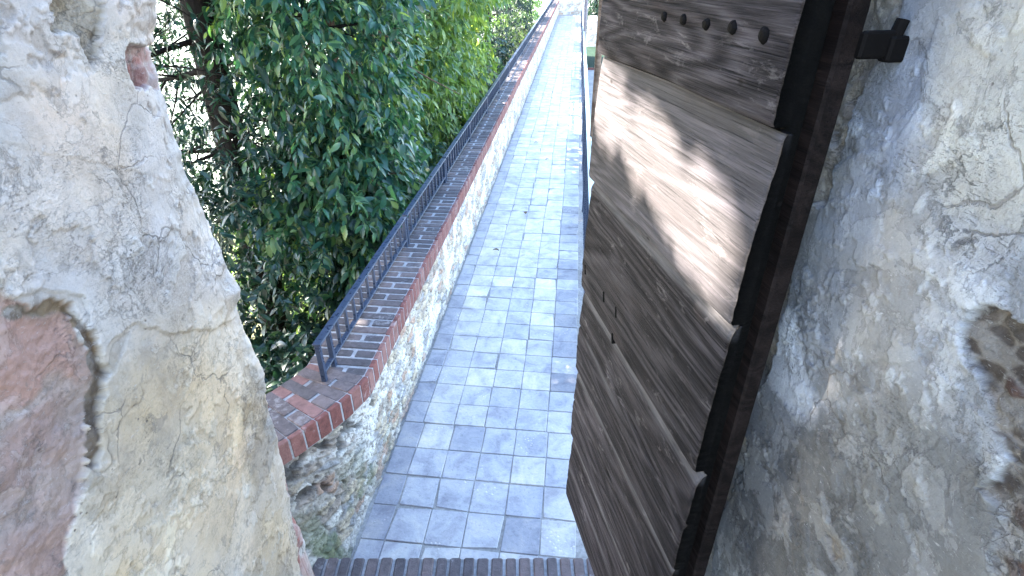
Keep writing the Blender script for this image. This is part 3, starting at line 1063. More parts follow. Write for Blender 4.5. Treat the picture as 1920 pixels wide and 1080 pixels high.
    h = h + near_e * (0.012 * fbm(a * 20, z * 24, octv=4, seed=seed + 61))
    m = near_e * sstep(-0.1, 0.2, fbm(a * 12, z * 16, octv=3, seed=seed + 63)) * 0.5
    col = col * (1 - m[:, None]) + np.array([0.48, 0.44, 0.41]) * m[:, None]
    R = 0.035
    # position: reveal part, then quarter round, then outer face
    px_ = x - sg * h
    py_ = y.copy()
    arc = np.clip(o / 0.06, 0, 1)
    ang = arc * math.pi / 2
    isout = o > 0
    px_ = np.where(isout, x + sg * R * (1 - np.cos(ang)) + sg * np.maximum(o - 0.06, 0) - sg * h * np.cos(ang), px_)
    py_ = np.where(isout, yout + R * np.sin(ang) + h * np.sin(ang), py_)
    Pn = np.stack([px_, py_, z], 1)
    q_ = grid_quads(nu, nv)
    if side == 'R':
        q_ = q_[:, ::-1]
    return Pn, q_, np.clip(col, 0.01, 0.78), bare


# --- left wall
LX, LD, LS = -0.5725, 1.0, -0.06
LEFT_EDGE = [(285, 0), (284, 35), (272, 62), (287, 100), (287, 160), (302, 205), (325, 265), (341, 325), (366, 385), (388, 445), (424, 505), (447, 540),
             (441, 572), (456, 605), (472, 655), (498, 700), (500, 752), (514, 805), (541, 900), (549, 960), (580, 1020), (596, 1080)]
lp = lambda pts: poly_on(pts, LX, LD, LS)
pink = [(0.40, 0.23, 0.19), (0.44, 0.29, 0.24), (0.40, 0.27, 0.23), (0.38, 0.32, 0.29), (0.42, 0.25, 0.20)]
brown = [(0.30, 0.22, 0.14), (0.36, 0.28, 0.19), (0.24, 0.18, 0.13)]
layersL = [(lp([(180, 700), (200, 650), (252, 608), (300, 626), (345, 636), (400, 628), (446, 590), (470, 520), (640, 300), (640, -200), (-200, -200), (-200, 560), (80, 540), (150, 560)]), 0.0035, 1.03),
           (lp([(205, 640), (250, 612), (240, 640), (215, 700), (196, 706)]), -0.002, 0.80),
           (lp([(0, 90), (100, 110), (190, 130), (330, 190), (330, 340), (0, 250)]), 0.0012, 1.06)]
patchL = [(lp([(-200, 555), (0, 575), (62, 578), (95, 560), (148, 566), (152, 625), (182, 655), (186, 720), (170, 790), (168, 880), (140, 950), (150, 1200), (-250, 1250)]), 0.009, pink, (0.30, 0.20)),
          (lp([(20, 585), (70, 580), (96, 562), (150, 566), (186, 640), (206, 700), (190, 770), (180, 872), (168, 880), (168, 790), (176, 715), (150, 650), (120, 600), (60, 596)]), 0.010, [(0.20, 0.13, 0.075), (0.26, 0.18, 0.11), (0.15, 0.11, 0.08)], (0.08, 0.08)),
          (lp([(90, -30), (192, -30), (192, 60), (188, 100), (172, 122), (142, 72), (92, 52)]), 0.014, brown, (0.10, 0.06)),
          (lp([(228, 92), (258, 80), (330, 85), (330, 165), (258, 166), (238, 130)]), 0.010, [(0.30, 0.11, 0.09), (0.33, 0.14, 0.12), (0.25, 0.11, 0.10)], (0.05, 0.035)),
          (lp([(548, 880), (600, 880), (640, 1100), (560, 1100)]), 0.012, [(0.34, 0.13, 0.10), (0.5, 0.47, 0.44), (0.36, 0.2, 0.17)], (0.05, 0.04))]
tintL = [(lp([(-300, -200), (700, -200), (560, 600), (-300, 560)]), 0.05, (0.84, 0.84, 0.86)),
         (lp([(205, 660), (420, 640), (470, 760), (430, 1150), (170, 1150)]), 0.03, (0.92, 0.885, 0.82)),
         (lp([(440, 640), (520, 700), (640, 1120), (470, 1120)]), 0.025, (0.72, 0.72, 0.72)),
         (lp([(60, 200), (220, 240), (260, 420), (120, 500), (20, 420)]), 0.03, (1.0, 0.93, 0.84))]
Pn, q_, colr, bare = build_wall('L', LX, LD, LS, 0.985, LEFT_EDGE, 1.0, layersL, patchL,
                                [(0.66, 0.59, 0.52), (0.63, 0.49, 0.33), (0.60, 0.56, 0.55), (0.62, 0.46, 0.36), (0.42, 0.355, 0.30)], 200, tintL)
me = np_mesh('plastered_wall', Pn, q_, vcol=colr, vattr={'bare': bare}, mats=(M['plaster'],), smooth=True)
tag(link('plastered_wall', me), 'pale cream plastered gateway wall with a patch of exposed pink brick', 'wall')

# --- right wall
RX, RD, RS = 0.480, 0.80, 0.07
rp = lambda pts: poly_on(pts, RX, RD, RS)
PL_EDGE = [(1690, -10), (1668, 55), (1640, 120), (1606, 200), (1572, 282), (1553, 322), (1545, 372), (1512, 402), (1500, 470), (1490, 540), (1468, 592),
           (1445, 690), (1428, 740), (1402, 800), (1390, 870), (1372, 905), (1352, 960), (1342, 1010), (1330, 1090)]
bareR = PL_EDGE + [(1200, 1200), (1300, 540), (1480, -10)]
layersR = [(rp([(1760, 30), (1735, 120), (1730, 200), (1690, 260), (1600, 300), (1560, 340), (1520, 470), (1480, 640), (1700, 700), (1900, 560), (1990, 200), (1960, -40)]), 0.0018, 1.12)]
holec = [(0.055, 0.042, 0.036), (0.085, 0.068, 0.06), (0.17, 0.155, 0.145), (0.075, 0.04, 0.03), (0.06, 0.05, 0.045)]
patchR = [(rp([(1786, 620), (1790, 590), (1818, 562), (1872, 556), (1925, 580), (2050, 600), (2100, 1000), (2000, 900), (1925, 890), (1890, 868), (1858, 810), (1828, 725), (1800, 680)]), 0.013, holec, (0.035, 0.018)),
          (rp([(1850, 1200), (1845, 1080), (1872, 960), (1838, 915), (1880, 862), (1990, 870), (2200, 1200)]), 0.012, holec, (0.06, 0.035)),
          (rp([(1545, 1000), (1570, 1010), (1580, 1050), (1560, 1062), (1546, 1040)]), 0.012, holec, (0.04, 0.03)),
          (rp(bareR), 0.018, [(0.34, 0.30, 0.26), (0.42, 0.38, 0.34), (0.26, 0.23, 0.21), (0.36, 0.30, 0.23)], (0.07, 0.035))]
RIGHT_EDGE = [(1650, -10), (1400, 830), (1330, 1090)]
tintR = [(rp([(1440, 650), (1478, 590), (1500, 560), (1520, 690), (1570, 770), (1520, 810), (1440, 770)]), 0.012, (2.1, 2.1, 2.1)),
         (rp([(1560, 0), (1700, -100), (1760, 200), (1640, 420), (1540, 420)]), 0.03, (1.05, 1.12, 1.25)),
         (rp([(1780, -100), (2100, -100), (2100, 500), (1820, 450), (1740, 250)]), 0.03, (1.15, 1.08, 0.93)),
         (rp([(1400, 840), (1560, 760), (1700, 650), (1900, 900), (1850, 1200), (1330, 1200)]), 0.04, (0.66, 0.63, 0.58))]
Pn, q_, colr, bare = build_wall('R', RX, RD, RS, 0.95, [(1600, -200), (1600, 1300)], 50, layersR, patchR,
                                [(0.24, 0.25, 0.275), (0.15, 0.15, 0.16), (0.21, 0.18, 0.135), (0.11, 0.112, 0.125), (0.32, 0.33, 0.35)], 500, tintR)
me = np_mesh('plastered_wall', Pn, q_, vcol=colr, vattr={'bare': bare}, mats=(M['plaster'],), smooth=True)
tag(link('plastered_wall', me), 'blue grey plastered gateway wall behind the plank door, with a dark hollow', 'wall')

# ------------------------------------------------------------------ plank door
dz0 = 0.852
dang = math.atan2(DOOR_DIR[1], DOOR_DIR[0])
door = thing('plank_door', 'heavy weathered dark plank door standing open beside the walkway', 'door', (DOOR_FREE[0], DOOR_FREE[1], 0), None, dang)
# local axes: x from free edge to hinge edge, +y to the walkway's far side of the face (back), z up. face normal is -y
DX = np.array([DOOR_DIR[0], DOOR_DIR[1], 0]); DY = np.array([-DOOR_DIR[1], DOOR_DIR[0], 0])


def on_door(px, py):
    r_ = ray(px, py)
    o_ = np.array([DOOR_FREE[0], DOOR_FREE[1], 0.0]); c_ = np.array([0, 0, CAM_Z])
    k_ = ((o_ - c_) @ DY) / (r_ @ DY)
    p = c_ + k_ * r_
    return (p - o_) @ DX, p[2]


bz = [0.852, 1.166, 1.458, 1.758, 2.095, 2.405, 2.73, 3.05]
verts, quads, rnds, wears, fm = [], [], [], [], []
off = 0
seedb = [3, 14, 25, 38, 47, 59, 66]
for i in range(7):
    z0, z1 = bz[i], bz[i + 1]
    x1 = DOOR_W + [0.004, -0.004, 0.006, 0.0, 0.005, -0.006, 0.0][i]
    nx, nz = 170, 90
    X, Z = np.meshgrid(np.linspace(0, x1, nx), np.linspace(0, 1, nz), indexing='ij')
    X, W_ = X.ravel(), Z.ravel()
    wb = lambda j: 0.004 * fbm(X * 3 + j * 5, X * 0, octv=2, seed=71)
    Zb = z0 + 0.0035 + wb(i) * (1 - W_) + (z1 - z0 - 0.007) * W_ + wb(i + 1) * W_
    # relief of the board's face: cupping, hewn edges, grain
    ed = np.minimum(W_, 1 - W_) * (z1 - z0)
    rel = -0.004 * np.exp(-(ed / 0.003) ** 2) + 0.0035 * np.sin(np.pi * W_)
    rel += 0.0020 * fbm(X * 2.2 + i * 3, Zb * 11, octv=3, seed=seedb[i]) + 0.0011 * fbm(X * 4, Zb * 95, octv=3, seed=seedb[i] + 2)
    hb = z1 - z0
    if i <= 3:
        rel += 0.010 * (0.5 - W_)
        rel -= 0.0075 * np.clip((W_ - (1 - 0.020 / hb)) / (0.020 / hb), 0, 1) * (1 + 0.4 * fbm(X * 14 + i, X * 0, octv=3, seed=19))   # worn upper arris
    else:
        rel += 0.014 * (0.5 - W_)
    if i in (1, 2):
        rel -= 0.006 * np.exp(-((W_ - 0.55 - 0.05 * np.sin(X * 7)) / 0.018) ** 2)   # a split running along the board
    ends = np.minimum(X, x1 - X)
    rel -= 0.003 * np.exp(-(ends / 0.003) ** 2) 
    Xw = X + np.where(X > x1 - 0.02, 0.0018 * fbm(Zb * 35 + i, X * 0, octv=3, seed=12), 0) + np.where(X < 0.02, 0.003 * fbm(Zb * 20 + i, X * 0, octv=3, seed=15), 0)
    F = np.stack([Xw, -rel, Zb], 1)
    n0 = len(F)
    B = F.copy(); B[:, 1] = 0.021
    top_w = 0.022 + 0.006 * fbm(X * 6 + i * 2, X * 0, octv=3, seed=33)
    wear_ = (0.9 if i <= 3 else 0.35) * sstep(1 - 1.5 * top_w / hb, 1 - 0.6 * top_w / hb, W_) * (0.95 + 0.6 * fbm(X * 11, Zb * 30, octv=3, seed=i))
    if i in (0, 1, 2):
        wear_ = np.maximum(wear_, 0.65 * np.exp(-((W_ - 0.50 - 0.04 * np.sin(X * 6 + i)) / 0.03) ** 2) * sstep(-0.3, 0.3, fbm(X * 4 + i, Zb * 4, octv=3, seed=40 + i)))
    wears.append(np.clip(wear_, 0, 1))
    qf = grid_quads(nx, nz) + off
    verts.append(F)
    quads.append(qf)
    rr_ = [0.30, 0.42, 0.33, 0.48, 0.95, 0.62, 0.5][i]
    cnt_ = len(qf)
    # rim and back
    ring = np.concatenate([np.arange(nz), np.arange(1, nx) * nz + nz - 1, (nx - 1) * nz + np.arange(nz - 2, -1, -1), np.arange(nx - 2, 0, -1) * nz])
    verts.append(B[ring]); wears.append(np.zeros(len(ring)))
    m_ = len(ring)
    bi = off + n0 + np.arange(m_)
    fi = off + ring
    qr = np.stack([fi, bi, np.roll(bi, -1), np.roll(fi, -1)], 1)
    quads.append(qr)
    rnds += [rr_] * cnt_ + [0.3] * len(qr); fm += [0] * cnt_ + [1] * len(qr)  # rim faces painted black for the shade in seams and end grain
    off += n0 + m_
me = np_mesh('boards', np.concatenate(verts), np.concatenate(quads), fattr={'rnd': rnds}, vattr={'wear': np.concatenate(wears)}, mats=(M['wood'], M['shadewood']), fmat=fm, smooth=False)
link('boards', me, door)
mb = MB()
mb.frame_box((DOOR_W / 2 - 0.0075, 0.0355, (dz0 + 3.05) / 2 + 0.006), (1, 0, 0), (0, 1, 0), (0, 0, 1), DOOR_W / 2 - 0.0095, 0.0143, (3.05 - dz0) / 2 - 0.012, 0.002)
mb.build('core_board', M['shadewood'], door)  # black for the shadow gap between boards and stile
mb = MB()
mb.frame_box((DOOR_W - 0.055, 0.066, (dz0 + 3.05) / 2), (1, 0, 0), (0, 1, 0), (0, 0, 1), 0.062, 0.0155, (3.05 - dz0) / 2, 0.004, 0.3)
mb.build('hanging_stile', M['darkwood'], door)
mb = MB()
mb.frame_box((0.06, 0.066, (dz0 + 3.05) / 2), (1, 0, 0), (0, 1, 0), (0, 0, 1), 0.055, 0.0155, (3.05 - dz0) / 2, 0.004, 0.7)
mb.build('closing_stile', M['darkwood'], door)
for zc in (1.05, 2.45):
    mb = MB()
    mb.frame_box((DOOR_W / 2 - 0.01, 0.066, zc), (1, 0, 0), (0, 1, 0), (0, 0, 1), DOOR_W / 2 - 0.12, 0.0145, 0.06, 0.004, 0.5)
    mb.build('ledge', M['darkwood'], door)


def nail(x, z, r, name='stud'):
    vs, fs = [], []
    n = 9
    prof = [(1.0, 0.006), (1.05, -0.004), (0.92, -0.0085), (0.62, -0.0115), (0.0, -0.0125)]
    rnd_ = [1 + random.uniform(-0.12, 0.12) for _ in range(n)]
    for (a, d) in prof[:-1]:
        for j in range(n):
            th = 2 * math.pi * j / n
            vs.append((x + r * a * rnd_[j] * math.cos(th), d, z + r * a * rnd_[j] * 1.05 * math.sin(th)))
    vs.append((x, prof[-1][1], z))
    for k_ in range(3):
        for j in range(n):
            fs.append((k_ * n + j, k_ * n + (j + 1) % n, k_ * n + n + (j + 1) % n, k_ * n + n + j))
    for j in range(n):
        fs.append((3 * n + j, 3 * n + (j + 1) % n, 4 * n))
    b = MB(); b.add(vs, fs); b.build(name, M['nail'], door)


for px, py, r_ in ((1253, 31, .0085), (1289, 37, .0088), (1332, 45, .0092), (1382, 52, .0095), (1441, 66, .0105)):
    x_, z_ = on_door(px, py)
    nail(x_, z_, r_)
# dark slivers standing in for nail holes and cracks near the free edge
for px, py in ((1136, 556), (1159, 585), (1152, 634), (1101, 505)):
    x_, z_ = on_door(px, py)
    b = MB(); b.frame_box((x_, -0.002, z_), (1, 0, 0.25), (0, 1, 0), (-0.25, 0, 1), 0.003, 0.006, 0.014, 0.0015); b.build('nail_hole', M['nail'], door)
# strap hinge to the pintle in the wall
b = MB()
b.frame_box((DOOR_W + 0.010, 0.100, 2.508), (1, 0, 0), (0, 1, 0), (0, 0, 1), 0.006, 0.024, 0.016, 0.003)
b.frame_box((DOOR_W + 0.012, 0.142, 2.503), (1, 0, 0), (0, 1, 0), (0, 0, 1), 0.010, 0.03, 0.015, 0.003)
b.tube([(DOOR_W + 0.010, 0.118, 2.490), (DOOR_W + 0.010, 0.128, 2.536)], 0.008, 12)
b.build('hinge', M['nail'], door)
b = MB()
b.frame_box((DOOR_W + 0.008, 0.070, 2.58), (1, 0, 0), (0, 1, 0), (0, 0, 1), 0.003, 0.008, 0.006, 0.001)
b.build('bolt_head', M['nail'], door)

# ------------------------------------------------------------------ trees
def leaf_template(L, Wd, fold=0.25, droop=0.35):
    """verts of one leaf along +x, width y, normal z."""
    prof = [(0.0, 0.06), (0.28, 0.82), (0.55, 1.0), (0.80, 0.62), (1.0, 0.0)]
    v, f = [], []
    for (u, ww) in prof:
        zc = -droop * L * u * u
        if ww == 0:
            v.append((u * L, 0, zc))
        else:
            v += [(u * L, -ww * Wd / 2, zc + fold * ww * Wd / 2), (u * L, 0, zc), (u * L, ww * Wd / 2, zc + fold * ww * Wd / 2)]
    for k in range(3):
        a = 3 * k
        f += [(a, a + 3, a + 4, a + 1), (a + 1, a + 4, a + 5, a + 2)]
    t = [(9, 12, 10), (10, 12, 11)]
    return np.array(v), np.array(f), np.array(t)


def leaf_template_small(L, Wd):
    v = np.array([(0, 0, 0), (0.45 * L, -Wd / 2, 0.12 * Wd), (L, 0, -0.18 * L), (0.45 * L, Wd / 2, 0.12 * Wd)])
    return v, np.array([(0, 1, 2, 3)]), np.zeros((0, 3), int)


def crown_mesh(name, twigs, tdirs, mat, L, Wd, per, tw_len, droop=0.5, small=False, rnd_bias=0.0, rng=RNG):
    """leaves set along twigs: one mesh."""
    n = len(twigs)
    N = n * per
    base = np.repeat(twigs, per, 0); d = np.repeat(tdirs, per, 0)
    u = np.tile(np.linspace(0.08, 1, per), n) + rng.normal(0, 0.03, N)
    pos = base + d * (u * tw_len)[:, None]
    pos[:, 2] -= droop * 0.35 * tw_len * u ** 2
    rv = rng.normal(size=(N, 3)); rv -= (rv * d).sum(1)[:, None] * d
    rv /= np.linalg.norm(rv, axis=1)[:, None]
    ax_ = d * 0.55 + rv * 0.85
    ax_[:, 2] -= droop * rng.uniform(0.2, 1.3, N)
    ax_ /= np.linalg.norm(ax_, axis=1)[:, None]
    upv = np.array([0, 0, 1.0]) + rng.normal(0, 0.45, (N, 3))
    nz = upv - (upv * ax_).sum(1)[:, None] * ax_
    nz /= np.linalg.norm(nz, axis=1)[:, None] + 1e-9
    by = np.cross(nz, ax_)
    sc_ = rng.uniform(0.5, 1.3, N)
    # keep the slit of light to the door open, and the leaves off the walkway
    keep = np.ones(N, bool)
    for fr in (0.0, 0.35, 0.7, 1.0):
        t, z, k = door_proj(pos + ax_ * (fr * L * sc_)[:, None])
        keep &= ~((t > -0.12) & (t < 0.70) & (np.abs(z - (2.325 - 0.2 * t)) < 0.046 - 0.018 * t + 0.45 * Wd + 0.012 * np.sin(t * 23)) & (k > 0))
    rr_ = (pos - WO) @ V
    ss_ = (pos - WO) @ U
    lim = np.where(pos[:, 2] < 2.1, np.where(ss_ < 7, -0.37, -0.30), 9)
    keep &= (rr_ < lim) | (rr_ > 1.5)
    keep &= ~((np.abs(pos[:, 0]) < 0.9) & (pos[:, 1] < 1.4))
    pos, ax_, by, nz, sc_ = pos[keep], ax_[keep], by[keep], nz[keep], sc_[keep]
    N = len(pos)
    tv, tq, tt = (leaf_template_small if small else leaf_template)(L, Wd)
    m = len(tv)
    Vt = pos[:, None, :] + sc_[:, None, None] * (tv[None, :, 0:1] * ax_[:, None, :] + tv[None, :, 1:2] * by[:, None, :] + tv[None, :, 2:3] * nz[:, None, :])
    offs = (np.arange(N) * m)[:, None, None]
    q = (tq[None] + offs).reshape(-1, 4)
    tr = (tt[None] + offs).reshape(-1, 3)
    rn = np.clip(rng.beta(2, 2.6, N) + rnd_bias, 0, 1)
    fr = np.concatenate([np.repeat(rn, len(tq)), np.repeat(rn, len(tt))])
    return np_mesh(name, Vt.reshape(-1, 3), q, tr if len(tr) else None, fattr={'rnd': fr}, mats=(mat,), smooth=not small)


def twigs_in(center, radii, n, shell=0.55, clump=0.5, seed=0, rng=RNG, zmin=None):
    """twig roots spread through an ellipsoid, thinned by a clump noise; directions point outward and down."""
    out, dirs = [], []
    c, r_ = np.array(center), np.array(radii)
    got = 0
    while got < n:
        p = rng.normal(size=(n * 2, 3)); p /= np.linalg.norm(p, axis=1)[:, None]
        rad = rng.uniform(shell ** 3, 1, n * 2) ** (1 / 3)
        q = p * rad[:, None]
        w_ = c + q * r_
        f = fbm(w_[:, 0] * 1.3, w_[:, 1] * 1.3, w_[:, 2] * 1.3, octv=3, seed=seed)
        k_ = f > rng.uniform(-1, 1, len(f)) * 0.35 - (1 - clump) + 0.02
        w_, p_ = w_[k_], (p * np.array([1, 1, 0.8]))[k_]
        out.append(w_); dirs.append(p_); got += len(w_)
    w_ = np.concatenate(out)[:n]; d = np.concatenate(dirs)[:n] + rng.normal(0, 0.5, (n, 3))
    d /= np.linalg.norm(d, axis=1)[:, None]
    return w_, d


def limb_path(a, b, n=6, wig=0.08, sag=0.0, rng=random):
    a, b = np.array(a, float), np.array(b, float)
    L = np.linalg.norm(b - a)
    ph = [rng.uniform(-1, 1) for _ in range(6)]
    pts = []
    for i in range(n + 1):
        t = i / n
        p = a + (b - a) * t
        env = math.sin(math.pi * t)
        p = p + env * wig * L * np.array([ph[0] * math.sin(3 * t + ph[3] * 3), ph[1] * math.sin(4 * t + ph[4] * 3), ph[2] * 0.6 * math.sin(3.5 * t + ph[5] * 3)])
        p[2] -= sag * L * math.sin(math.pi * t)
        pts.append(p)
    return pts


def make_tree(name, label, base, top, r0, limbs, crowns, bark, group=None, cat='tree', wig=0.02, twig_n=0):
    """limbs: list of (t on the trunk, end point, radius); crowns: list of mesh keyword sets."""
    base = np.array(base, float)
    root = thing(name, label, cat, tuple(base), group)
    path = limb_path((0, 0, -0.5), np.array(top) - base, 10, wig)
    b = MB(); b.tube(path, [r0 * (1.25 if i == 0 else 1 - 0.75 * i / 10) for i in range(11)], 10)
    b.build('trunk', bark, root, True)
    for (t, end, rad) in limbs:
        f = t * 10; i = min(int(f), 9); p0 = path[i] + (path[i + 1] - path[i]) * (f - i)
        lp_ = limb_path(p0, np.array(end) - base, 8, 0.10)
        b = MB(); b.tube(lp_, [rad * (1 - 0.85 * k_ / 8) for k_ in range(9)], 6)
        for _ in range(3 + twig_n):
            k_ = random.randint(2, 7)
            dv = np.array([random.gauss(0, 1), random.gauss(0, 1), random.gauss(0.1, 0.6)]); dv /= np.linalg.norm(dv)
            L_ = random.uniform(0.25, 0.8)
            tp = limb_path(lp_[k_], lp_[k_] + dv * L_, 5, 0.12)
            b.tube(tp, [rad * 0.32 * (1 - 0.85 * j / 5) + 0.0015 for j in range(6)], 5)
        b.build('limb', bark, root, True)
    V_, F_, = None, None
    for kw in crowns:
        tw, td = twigs_in(**kw['t'])
        me_ = crown_mesh('crown', tw - 0, td, **kw['l'])
        co_ = np.empty(len(me_.vertices) * 3, np.float32); me_.vertices.foreach_get('co', co_)
        co_ = co_.reshape(-1, 3) - base.astype(np.float32)
        me_.vertices.foreach_set('co', co_.ravel()); me_.update()
        link('crown', me_, root)
    return root


def gz1(x, y):
    return float(ground_z(np.array([x]), np.array([y]))[0])


def C(center, radii, n, mat, L=0.11, Wd=0.045, per=12, tw=0.35, shell=0.5, clump=0.6, droop=0.6, small=False, seed=0, bias=0.0):
    return {'t': dict(center=center, radii=radii, n=n, shell=shell, clump=clump, seed=seed),
            'l': dict(mat=mat, L=L, Wd=Wd, per=per, tw_len=tw, droop=droop, small=small, rnd_bias=bias)}


tb = at_depth(545, 660, 5.0)
x1, y1 = -2.525, 5.0
make_tree('evergreen_tree', 'dark evergreen tree with a bare black trunk beside the cream plastered wall', (x1, y1, gz1(x1, y1)), (-2.53, 5.0, 8.2), 0.185,
          [(0.30 + 0.028 * q_, (-2.525 + 1.5 * math.sin(q_ * 2.4), 4.6 - 0.8 * math.cos(q_ * 2.4) * (q_ % 3) / 2, 0.5 + 0.26 * q_), 0.026) for q_ in range(9)] + [(0.55, (-3.6, 4.3, 2.9), 0.035), (0.56, (-3.9, 5.6, 2.7), 0.04), (0.50, (-3.2, 4.2, 2.3), 0.03), (0.52, (-1.6, 4.6, 2.9), 0.035), (0.46, (-1.9, 5.6, 2.2), 0.03),
           (0.42, (-3.7, 5.2, 1.5), 0.03), (0.38, (-2.0, 4.4, 1.3), 0.025), (0.36, (-3.3, 4.5, 0.9), 0.022), (0.6, (-3.0, 4.0, 3.4), 0.04), (0.85, (-4.5, 5, 6.6), 0.05)],
          [C((-3.9, 3.1, 6.2), (2.6, 2.7, 2.4), 5600, M['dark'], 0.19, 0.09, 10, 0.5, 0.05, 0.0, 0.5, True, 5),  # unseen dense crown, placed to keep sun off the door and walls
           C((-2.5, 5.0, 1.5), (1.15, 0.95, 1.9), 620, M['dark'], 0.085, 0.026, 16, 0.40, 0.1, 0.4, 0.5, False, 6),
           C((-2.1, 4.3, 0.2), (0.8, 0.7, 1.1), 420, M['dark'], 0.085, 0.030, 14, 0.34, 0.1, 0.45, 0.5, False, 8)], M['bark'], twig_n=5, wig=0.006)

x2, y2 = -1.75, 5.2
make_tree('laurel_tree', 'glossy broad leaved tree hanging over the railing nearest the gateway', (x2, y2, gz1(x2, y2)), (-1.45, 5.3, 4.6), 0.075,
          [(0.45, (-1.9, 4.8, 2.7), 0.035), (0.5, (-1.0, 4.9, 2.2), 0.03), (0.40, (-1.15, 4.6, 1.2), 0.028), (0.36, (-1.7, 4.5, 1.4), 0.028), (0.6, (-2.0, 5.8, 3.4), 0.03), (0.55, (-1.0, 5.9, 2.6), 0.03)],
          [C((-1.48, 4.95, 2.15), (0.60, 0.75, 1.35), 1250, M['laurel'], 0.092, 0.034, 11, 0.30, 0.35, 0.62, 0.9, False, 11),
           C((-1.45, 4.7, 0.75), (0.75, 0.65, 0.75), 620, M['laurel'], 0.105, 0.043, 11, 0.30, 0.25, 0.5, 0.9, False, 12),
           C((-2.0, 5.6, 4.8), (1.6, 1.6, 1.5), 450, M['laurel'], 0.15, 0.065, 9, 0.4, 0.1, 0.6, 0.8, True, 13)], M['bark_b'], twig_n=3)

x3, y3 = -1.5, 10.2
make_tree('young_tree', 'sunlit yellow green tree leaning over the middle of the parapet', (x3, y3, gz1(x3, y3)), (-1.3, 10.2, 3.6), 0.07,
          [(0.5, (-0.7, 9.6, 1.9), 0.03), (0.55, (-0.6, 10.4, 2.4), 0.03), (0.45, (-1.7, 9.2, 1.6), 0.03), (0.6, (-1.6, 11, 2.8), 0.03)],
          [C((-1.15, 8.9, 1.9), (1.0, 1.7, 1.3), 1700, M['yellow'], 0.12, 0.042, 10, 0.38, 0.35, 0.6, 0.9, False, 21),
           C((-1.30, 7.4, 1.2), (0.75, 1.1, 0.95), 700, M['yellow'], 0.10, 0.036, 11, 0.34, 0.3, 0.55, 0.9, False, 22, -0.12)], M['bark_b'], twig_n=2)

x4, y4 = -0.7, 17.0
make_tree('conifer_tree', 'dark blue green conifer beyond the yellow green tree', (x4, y4, gz1(x4, y4)), (-0.6, 17, 6.5), 0.12,
          [(0.4, (-0.1, 16.3, 1.5), 0.03), (0.5, (-1.4, 16.4, 2.0), 0.03)],
          [C((-0.55, 17.0, 1.2), (1.35, 1.4, 2.6), 2200, M['blue'], 0.10, 0.022, 14, 0.4, 0.3, 0.7, 0.7, True, 31),
           C((-0.9, 17.5, 5.0), (1.6, 1.6, 2.0), 900, M['blue'], 0.16, 0.05, 12, 0.5, 0.1, 0.8, 0.7, True, 32)], M['bark'])

# background trees down the slope and the tall crowns that shade the walkway
bg = [(-4.6, 9.0, 'dark', 'dark tree down the slope behind the evergreen trunk'), (-3.4, 12.6, 'laurel', 'green tree down the slope behind the laurel'),
      (-6.4, 6.6, 'dark', 'dark thin tree far left down the slope'), (-2.6, 15.5, 'dark', 'dark tree down the slope left of the conifer'),
      (-1.6, 22.5, 'laurel', 'green tree behind the dark conifer'), (-0.6, 29.5, 'dark', 'dark tree near the far end of the parapet')]
for i, (x, y, mk, lb) in enumerate(bg):
    zb = gz1(x, y)
    make_tree('slope_tree', lb, (x, y, zb), (x + 0.2, y, 6.5), 0.13,
              [(0.5, (x + 1.0, y - 0.8, 2.2), 0.04), (0.45, (x - 1.0, y - 0.6, 1.4), 0.04), (0.4, (x + 0.6, y - 1.0, 0.3), 0.03), (0.7, (x + 1, y, 4.5), 0.04)],
              [C((x, y - (1.0 if i == 0 else 0), 5.0), (1.9, 1.4, 1.9), 1000 if i != 1 else 150, M[mk], 0.19, 0.08, 9, 0.5, 0.1, 0.2, 0.6, True, 50 + i),
               C((x, y, 0.8), (1.5, 1.3, 2.6), 1000, M[mk], 0.10, 0.036, 12, 0.42, 0.15, 0.35, 0.6, True, 60 + i)], M['bark'], 'trees on the slope', twig_n=2)

# low shrubs along the foot of the parapet
sh = [(-1.65, 3.1, -0.25, 0.45, 'dark', 'dark low shrub beside the plastered wall and the first railing post'),
      (-1.35, 4.0, -0.3, 0.55, 'dark', 'dark low shrub below the laurel foliage'),
      (-1.2, 6.3, 0.05, 0.75, 'laurel', 'green shrub pressed against the parapet past the laurel'),
      (-1.0, 7.9, 0.0, 0.75, 'dark', 'dark shrub at the parapet under the yellow green tree'),
      (-0.75, 10.6, 0.1, 0.8, 'dark', 'dark shrub at the parapet behind the yellow green tree'),
      (-0.5, 13.4, 0.1, 0.9, 'dark', 'dark shrub at the parapet before the conifer'),
      (0.55, 22.0, 0.5, 1.0, 'pale', 'sunlit pale bush at the parapet past the conifer'),
      (-2.6, 3.7, -0.9, 0.8, 'dark', 'dark undergrowth bush at the foot of the evergreen trunk'),
      (-2.6, 6.6, -0.7, 0.9, 'pale', 'light green bush on the slope seen between trunks')]
